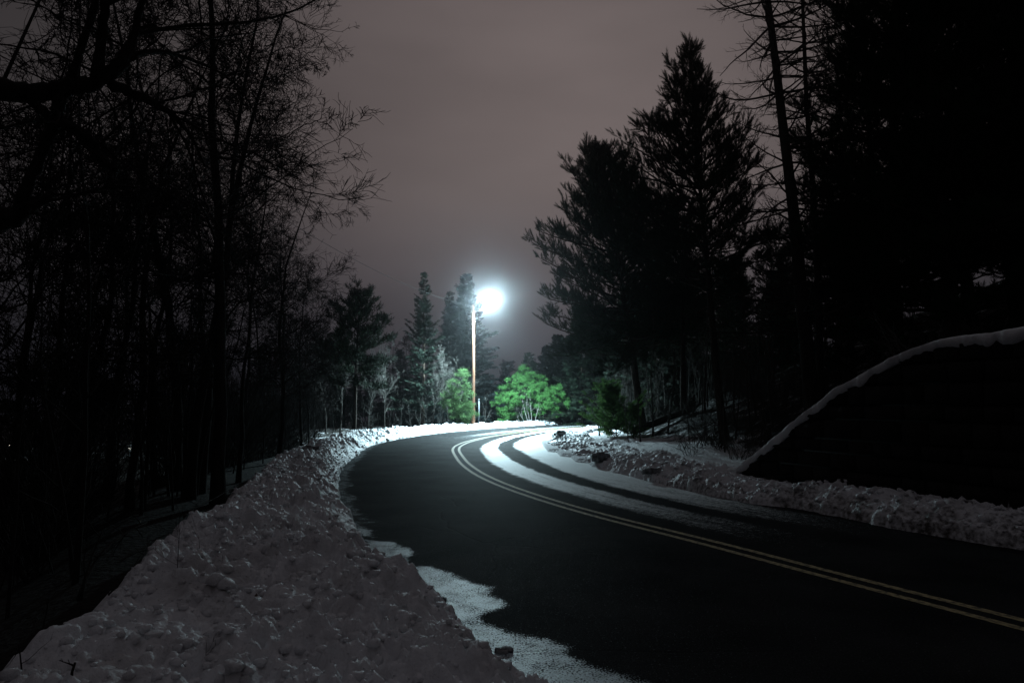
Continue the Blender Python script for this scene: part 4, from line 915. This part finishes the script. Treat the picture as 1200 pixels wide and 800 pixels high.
# four close trunks and neighbours behind the snow bank
tm = [bare_mesh(h, r, R_(110 + i), k_, M_twig, M_bark) for i, (h, r, k_) in enumerate([(13.0, .125, 'broad'), (11.5, .11, 'broad'), (12, .09, 'broad'), (9.0, .08, 'broad'), (7.5, .06, 'broad'), (6.5, .05, 'upright')])]
left = [(262, 13.0, 0, 1.0, 'thickest trunk of the four close bare trees, rightmost and nearest the snow bank'), (240, 14.5, 2, 1.05, 'bare trunk second from the right in the close group of four'), (228, 13.6, 1, 1.0, 'slim bare trunk third from the right in the close group of four'), (214, 15.0, 1, 1.05, 'bare trunk farthest left in the close group of four'),
    (284, 16.5, 2, .68, 'bare spreading tree whose twigs reach over the open sky, right of the close trunks'), (330, 22, 3, 1.0, 'bare tree behind the far part of the left snow bank'), (356, 29, 4, .98, 'bare tree in front of the broad pine'), (345, 34, 4, 1.05, 'farther bare tree left of the broad pine'),
    (160, 12.5, 3, 1.0, 'bare tree standing left of the four close trunks'), (108, 13.5, 3, 1.05, 'bare tree below the stub of the big crooked limb'), (60, 11.5, 4, 1.15, 'bare tree under the big crooked limbs'), (15, 13.0, 3, 1.0, 'upright bare tree near the left picture edge'), (185, 19, 1, .9, 'tall bare tree deep between the left trunks'), (75, 21, 1, 1.0, 'tall bare tree deep in the left wood under the thick limb'), (285, 25, 2, .85, 'tall bare tree deep behind the thickest close trunk'), (310, 30, 3, 1.05, 'bare tree far back left of the pine'), (-30, 10.5, 3, 1.1, 'bare tree half cut by the left picture edge'), (135, 27, 0, 1.0, 'bare tree far back between the left trunks'), (30, 17, 2, 1.0, 'bare tree behind the upright one near the left edge'), (240, 20, 2, .95, 'bare tree close behind the four close trunks'), (130, 15.5, 2, .95, 'bare tree between the crooked limb stub and the close trunks'), (205, 26, 1, .95, 'bare tree farther behind the leftmost close trunk'), (330, 27, 2, .8, 'bare tree between the spreading tree and the broad pine'), (372, 38, 4, .9, 'small bare tree far back beside the broad pine')]
pt = {}
for i, (px, Y, k_, s, lab) in enumerate(left):
    x, y, z = place(px, Y); rz = i * 2.3
    if k_ not in pt: pt[k_] = tree_thing('bare_tree', tm[k_], (x, y, z), lab, 'tree', None, rz, s)
    else: copy_tree(pt[k_], (x, y, z), rz, s, lab)
M_twig_l = M_twig
sl_m = [bare_mesh(h, r, R_(130 + i), 'sapling', M_twig, M_twig) for i, (h, r) in enumerate([(4.6, .024), (3.6, .02), (5.6, .028), (2.8, .018)])]
protl = [None] * 4
scatter(110, [(-20, 240, 7, 20), (100, 330, 11, 28), (240, 400, 18, 40)], 'slim bare sapling in the dark wood on the slope left of the snow bank', 'sapling', 'bare_sapling', 'saplings in the left wood', sl_m, protl)
bl_ = [bush_mesh(R_(140 + i), 26, 2.6, M_twig) for i in range(3)]
shrub_scatter(80, [(-10, 200, 5.5, 14), (120, 300, 10, 24), (250, 390, 18, 36)], 'dark bare shrub on the slope below the left snow bank', 'dark shrubs below the left snow bank', .8, 1.5, bl_, 7.2)
# curved fallen branches in the hollow, stems poking from the snow
def stick(label, pts, r0, r1, twigs, seed, cat='branch', name='fallen_branch', m=M_bark):
    p = np.array(pts, float); t = np.linspace(0, len(p) - 1, 14); q = np.stack([np.interp(t, np.arange(len(p)), p[:, i]) for i in range(3)], 1)
    for _ in range(2): q[1:-1] = .25 * q[:-2] + .5 * q[1:-1] + .25 * q[2:]
    g = Geo(); g.tubes(q - q[0], np.linspace(r0, r1, 14), 6, caps=True)
    if twigs:
        gn_ = R_(seed); i = gn_.integers(3, 13, twigs); d = unit(gn_.normal(size=(twigs, 3)) + unit(np.gradient(q, axis=0))[i]); 
        for P, R in grow((q - q[0])[i], d, gn_.uniform(.1, .45, twigs), np.full(twigs, r1), [dict(n=5, gnarl=.15, k=3, t0=.3, ang=40, lr=.5, rr=.7, rmin=.0015), dict(n=3, gnarl=.2)], gn_): g.tubes(P, R, 3)
    return tag(obj(name, g.mesh(name, [m]), None, tuple(q[0])), label, cat)
def gp(px, py, zz, dz=0): p = on_ground(px, py, zz); return np.array([p[0], p[1], zz + dz])
def snow_at(px, py, z=.3):
    p = on_ground(px, py, z); z = zsurf(SL, p[0], p[1]); p = on_ground(px, py, z); return np.array([p[0], p[1], zsurf(SL, p[0], p[1])])
def up_px(b, px, py): return at(px, py, b[1])
for lab, pts_, r0, r1, tw, sd in [('bent dead stem standing in the near left corner of the snow', [(52, 752), (50, 735), (56, 712), (54, 700)], .007, .003, 3, 1), ('leaning dead stem left of the bent one in the corner snow', [(28, 785), (24, 770), (22, 755)], .006, .003, 2, 2), ('short broken stub sticking up at the lower left of the snow', [(85, 800), (84, 788), (88, 776)], .010, .007, 1, 3), ('thin dry weed with two stems on the middle of the snow bank', [(208, 664), (209, 645), (211, 618)], .004, .0015, 8, 4), ('tiny dry weed on the snow right of the taller weed', [(232, 655), (234, 640), (233, 628)], .003, .001, 6, 5), ('thin upright weed near the bottom of the snow bank', [(241, 770), (242, 752)], .003, .0012, 2, 6)]:
    b = snow_at(*pts_[0]); stick(lab, [b - [0, 0, .05]] + [up_px(b, *p) for p in pts_[1:]], r0, r1, tw, sd, 'dry weed', 'dry_weed')
b0 = at(95, 690, 6.4); stick('long curved branch arching over the dark hollow beyond the snow bank', [at(92, 702, 6.3), at(104, 668, 6.6), at(125, 640, 7.0), at(150, 622, 7.4), at(172, 612, 7.8)], .020, .008, 9, 7)
stick('thin branch lying down the outer edge of the snow bank', [at(128, 696, 6.1), at(148, 676, 6.5), at(168, 652, 7.0), at(182, 628, 7.6)], .012, .005, 8, 8)
stick('crooked upright branch in the hollow beside the arching one', [at(95, 702, 6.2), at(100, 676, 6.3), at(108, 650, 6.4), at(120, 622, 6.5)], .014, .006, 6, 9)
stick('tangled dark branch lying on the crest of the snow bank under the four trunks', [at(215, 606, 9.6), at(230, 594, 10.2), at(252, 584, 11), at(280, 566, 12.2)], .013, .005, 10, 10)
gn_ = R_(150)
for i, (px, py) in enumerate([(141, 706), (178, 655), (300, 700), (352, 722), (250, 690), (385, 724)]):
    p = snow_at(px, py); g = Geo(); d = gn_.normal(size=(2,)) * .02
    v = np.array([[-.03, 0, .012], [0, .014, .004], [.035, 0, .016], [0, -.014, .006], [0, 0, .0]]); a_ = gn_.random() * 6; Rr = np.array([[math.cos(a_), -math.sin(a_), 0], [math.sin(a_), math.cos(a_), 0], [0, 0, 1]])
    g.add(v @ Rr.T, [[0, 4, 1], [1, 4, 2], [2, 4, 3], [3, 4, 0]]); tag(obj('dead_leaf', g.mesh('dead_leaf', [M_deadleaf]), None, (p[0], p[1], p[2] + .006)), 'small curled dead leaf lying on the left snow bank', 'leaf', 'dead leaves on the left snow bank')

# far woods across the valley and round the horizon
gen = R_(160); g = Geo(); gtw = Geo()
for i in range(230):
    a = gen.uniform(-1.25, 1.2); D = gen.uniform(105, 190); x = math.sin(a) * D; y = math.cos(a) * D
    if abs(uv_of([[x, y]])[1][0]) < 9: continue
    if -.58 < x / y < -.53 : continue
    z = tz(x, y); h = gen.uniform(12, 19) * (.62 if -.15 < x / y < .12 else 1); Rr = gen.uniform(2.6, 4.2)
    n = 120; k_ = gen.random(n) ** .8; an = gen.random(n) * 6.28; p = np.stack([np.cos(an), np.sin(an), k_ * 0], 1) * (Rr * (1 - k_) ** .8 * gen.uniform(.3, .8, n))[:, None] + [x, y, z] + np.array([0, 0, 1.]) * (k_ * h * .96 + .2)[:, None]
    d = np.stack([np.cos(an), np.sin(an), -.2 + .8 * k_], 1); g.inst(T_spray[0], T_spray[1], p, d, 2.3 * gen.uniform(.7, 1.2, n) * (1.15 - .7 * k_), gen)
    g.tubes(np.array([[x, y, z - .5], [x, y, z + h]]), np.array([.2, .03]), 4)
tag(obj('far_woods', g.mesh('far_woods', [M_dark_conifer], False)), 'dark mass of woods across the valley and along the horizon', 'woods', None, 'stuff')

# distant lamps down in the valley
M_far = bpy.data.materials.new('distant_lamp_glass'); M_far.use_nodes = True; nt = M_far.node_tree; nt.nodes.clear()
em = nt.nodes.new('ShaderNodeEmission'); em.inputs[0].default_value = (1, .95, .85, 1); em.inputs[1].default_value = 3.0; ou = nt.nodes.new('ShaderNodeOutputMaterial'); nt.links.new(em.outputs[0], ou.inputs[0])
for px, py, r, lab in [(152, 525.5, .075, 'brightest small distant lamp glowing low between the dark left trees'), (10, 522, .07, 'tiny distant lamp near the left picture edge'), (298, 520, .05, 'faint distant lamp right of the four close trunks'), (101, 528, .04, 'faintest distant lamp left of the brightest one')]:
    p = at(px, py, 46.0); z = tz(p[0], p[1]); t = empty('distant_lamp', (p[0], p[1], z)); tag(t, lab, 'lamp'); hh = p[2] - z
    g = Geo(); g.tubes(np.array([[0, 0, -.3], [0, 0, hh - r * .6]]), np.array([.05, .04]), 6); obj('pole', g.mesh('pole', [M_metal]), t)
    g = Geo(); g.add(IV * r + [0, 0, hh], IF); obj('globe', g.mesh('globe', [M_far]), t)

# ------------------------------------------------------------------ air
g = Geo(); g.box((0, 205, 24), 930, 560, 110); hz = obj('haze', g.mesh('haze', [], False)); hz['kind'] = 'stuff'  # haze added to spread the lamp's glare into a halo
mh = bpy.data.materials.new('haze'); mh.use_nodes = True; nt = mh.node_tree; nt.nodes.clear()
pv = nt.nodes.new('ShaderNodeVolumePrincipled'); pv.inputs['Color'].default_value = (.93, .96, 1.0, 1); pv.inputs['Density'].default_value = .0012; pv.inputs['Anisotropy'].default_value = .97
ou = nt.nodes.new('ShaderNodeOutputMaterial'); nt.links.new(pv.outputs[0], ou.inputs['Volume']); hz.data.materials.append(mh)

# ------------------------------------------------------------------ night sky
w = bpy.data.worlds.new('World'); scene.world = w; w.use_nodes = True; nt = w.node_tree; bg = nt.nodes['Background']
class Wm: node_tree = nt
tc = N(Wm, 'ShaderNodeTexCoord'); nrm = N(Wm, 'ShaderNodeVectorMath', operation='NORMALIZE'); L(Wm, tc.outputs['Generated'], nrm.inputs[0])
gd = unit(ray(680, 150)); dot = N(Wm, 'ShaderNodeVectorMath', operation='DOT_PRODUCT'); L(Wm, nrm.outputs[0], dot.inputs[0]); dot.inputs[1].default_value = tuple(gd)
glow = N(Wm, 'ShaderNodeValToRGB'); glow.color_ramp.interpolation = 'B_SPLINE'; cr = glow.color_ramp
def sky_stop(i, deg, col):
    p = math.cos(math.radians(deg)); e = cr.elements[i] if i < 2 else cr.elements.new(p); e.position = p; e.color = (*col, 1)
stops = [(75, .026, .0225, .0235), (45, .034, .030, .031), (34, .046, .040, .041), (24, .082, .068, .068), (14, .132, .108, .106), (0, .160, .130, .126)]
cr.elements.remove(cr.elements[0])
for i, (dg, r_, g_, b_) in enumerate(stops):
    p = math.cos(math.radians(dg))
    e = cr.elements[0] if i == 0 else cr.elements.new(p)
    e.position = p; e.color = (r_, g_, b_, 1)
L(Wm, dot.outputs['Value'], glow.inputs[0])
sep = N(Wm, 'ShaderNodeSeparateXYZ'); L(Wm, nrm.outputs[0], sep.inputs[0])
el = N(Wm, 'ShaderNodeValToRGB'); e = el.color_ramp.elements; e[0].position = .04; e[0].color = (.50, .56, .70, 1); e[1].position = .30; e[1].color = (1, 1, 1, 1); q_ = el.color_ramp.elements.new(.58); q_.color = (1, 1, 1, 1); q_ = el.color_ramp.elements.new(.80); q_.color = (1.85, 2.05, 2.2, 1)  # sky overhead, out of view, brightened to lift the light on the snow
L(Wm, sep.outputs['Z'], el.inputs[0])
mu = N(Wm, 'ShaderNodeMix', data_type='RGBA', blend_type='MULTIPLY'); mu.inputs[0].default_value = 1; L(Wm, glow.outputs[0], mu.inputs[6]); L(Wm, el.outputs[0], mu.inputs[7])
mp_ = N(Wm, 'ShaderNodeMapping'); mp_.inputs['Scale'].default_value = (1, 1, 3.2); L(Wm, nrm.outputs[0], mp_.inputs[0])
cn_ = N(Wm, 'ShaderNodeTexNoise', Scale=3.4, Detail=4.0, Roughness=.5); L(Wm, mp_.outputs[0], cn_.inputs['Vector'])
mr = N(Wm, 'ShaderNodeMapRange'); mr.inputs[1].default_value = .3; mr.inputs[2].default_value = .7; mr.inputs[3].default_value = .90; mr.inputs[4].default_value = 1.10; L(Wm, cn_.outputs['Fac'], mr.inputs[0])
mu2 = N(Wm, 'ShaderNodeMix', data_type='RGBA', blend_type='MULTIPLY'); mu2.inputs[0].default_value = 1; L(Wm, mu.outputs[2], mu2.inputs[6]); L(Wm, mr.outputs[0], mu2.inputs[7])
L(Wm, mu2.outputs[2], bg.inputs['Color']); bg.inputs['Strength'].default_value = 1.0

# ------------------------------------------------------------------ camera and render settings
cam = bpy.data.cameras.new('camera'); cam.sensor_width = 36; cam.lens = 24; cam.clip_start = .05; cam.clip_end = 2000
co = bpy.data.objects.new('camera', cam); C.objects.link(co); co.location = (0, 0, CAM_Z); co.rotation_euler = (math.pi / 2 + TH, 0, 0); scene.camera = co
scene.render.engine = 'CYCLES'
cy = scene.cycles; cy.use_denoising = True; cy.max_bounces = 5; cy.diffuse_bounces = 2; cy.glossy_bounces = 2; cy.volume_bounces = 0; cy.transmission_bounces = 2; cy.sample_clamp_indirect = 2.0; cy.use_adaptive_sampling = False
try: cy.denoiser = 'OPENIMAGEDENOISE'
except Exception: pass
scene.view_settings.view_transform = 'Standard'; scene.view_settings.look = 'None'; scene.view_settings.exposure = 0; scene.view_settings.gamma = 1
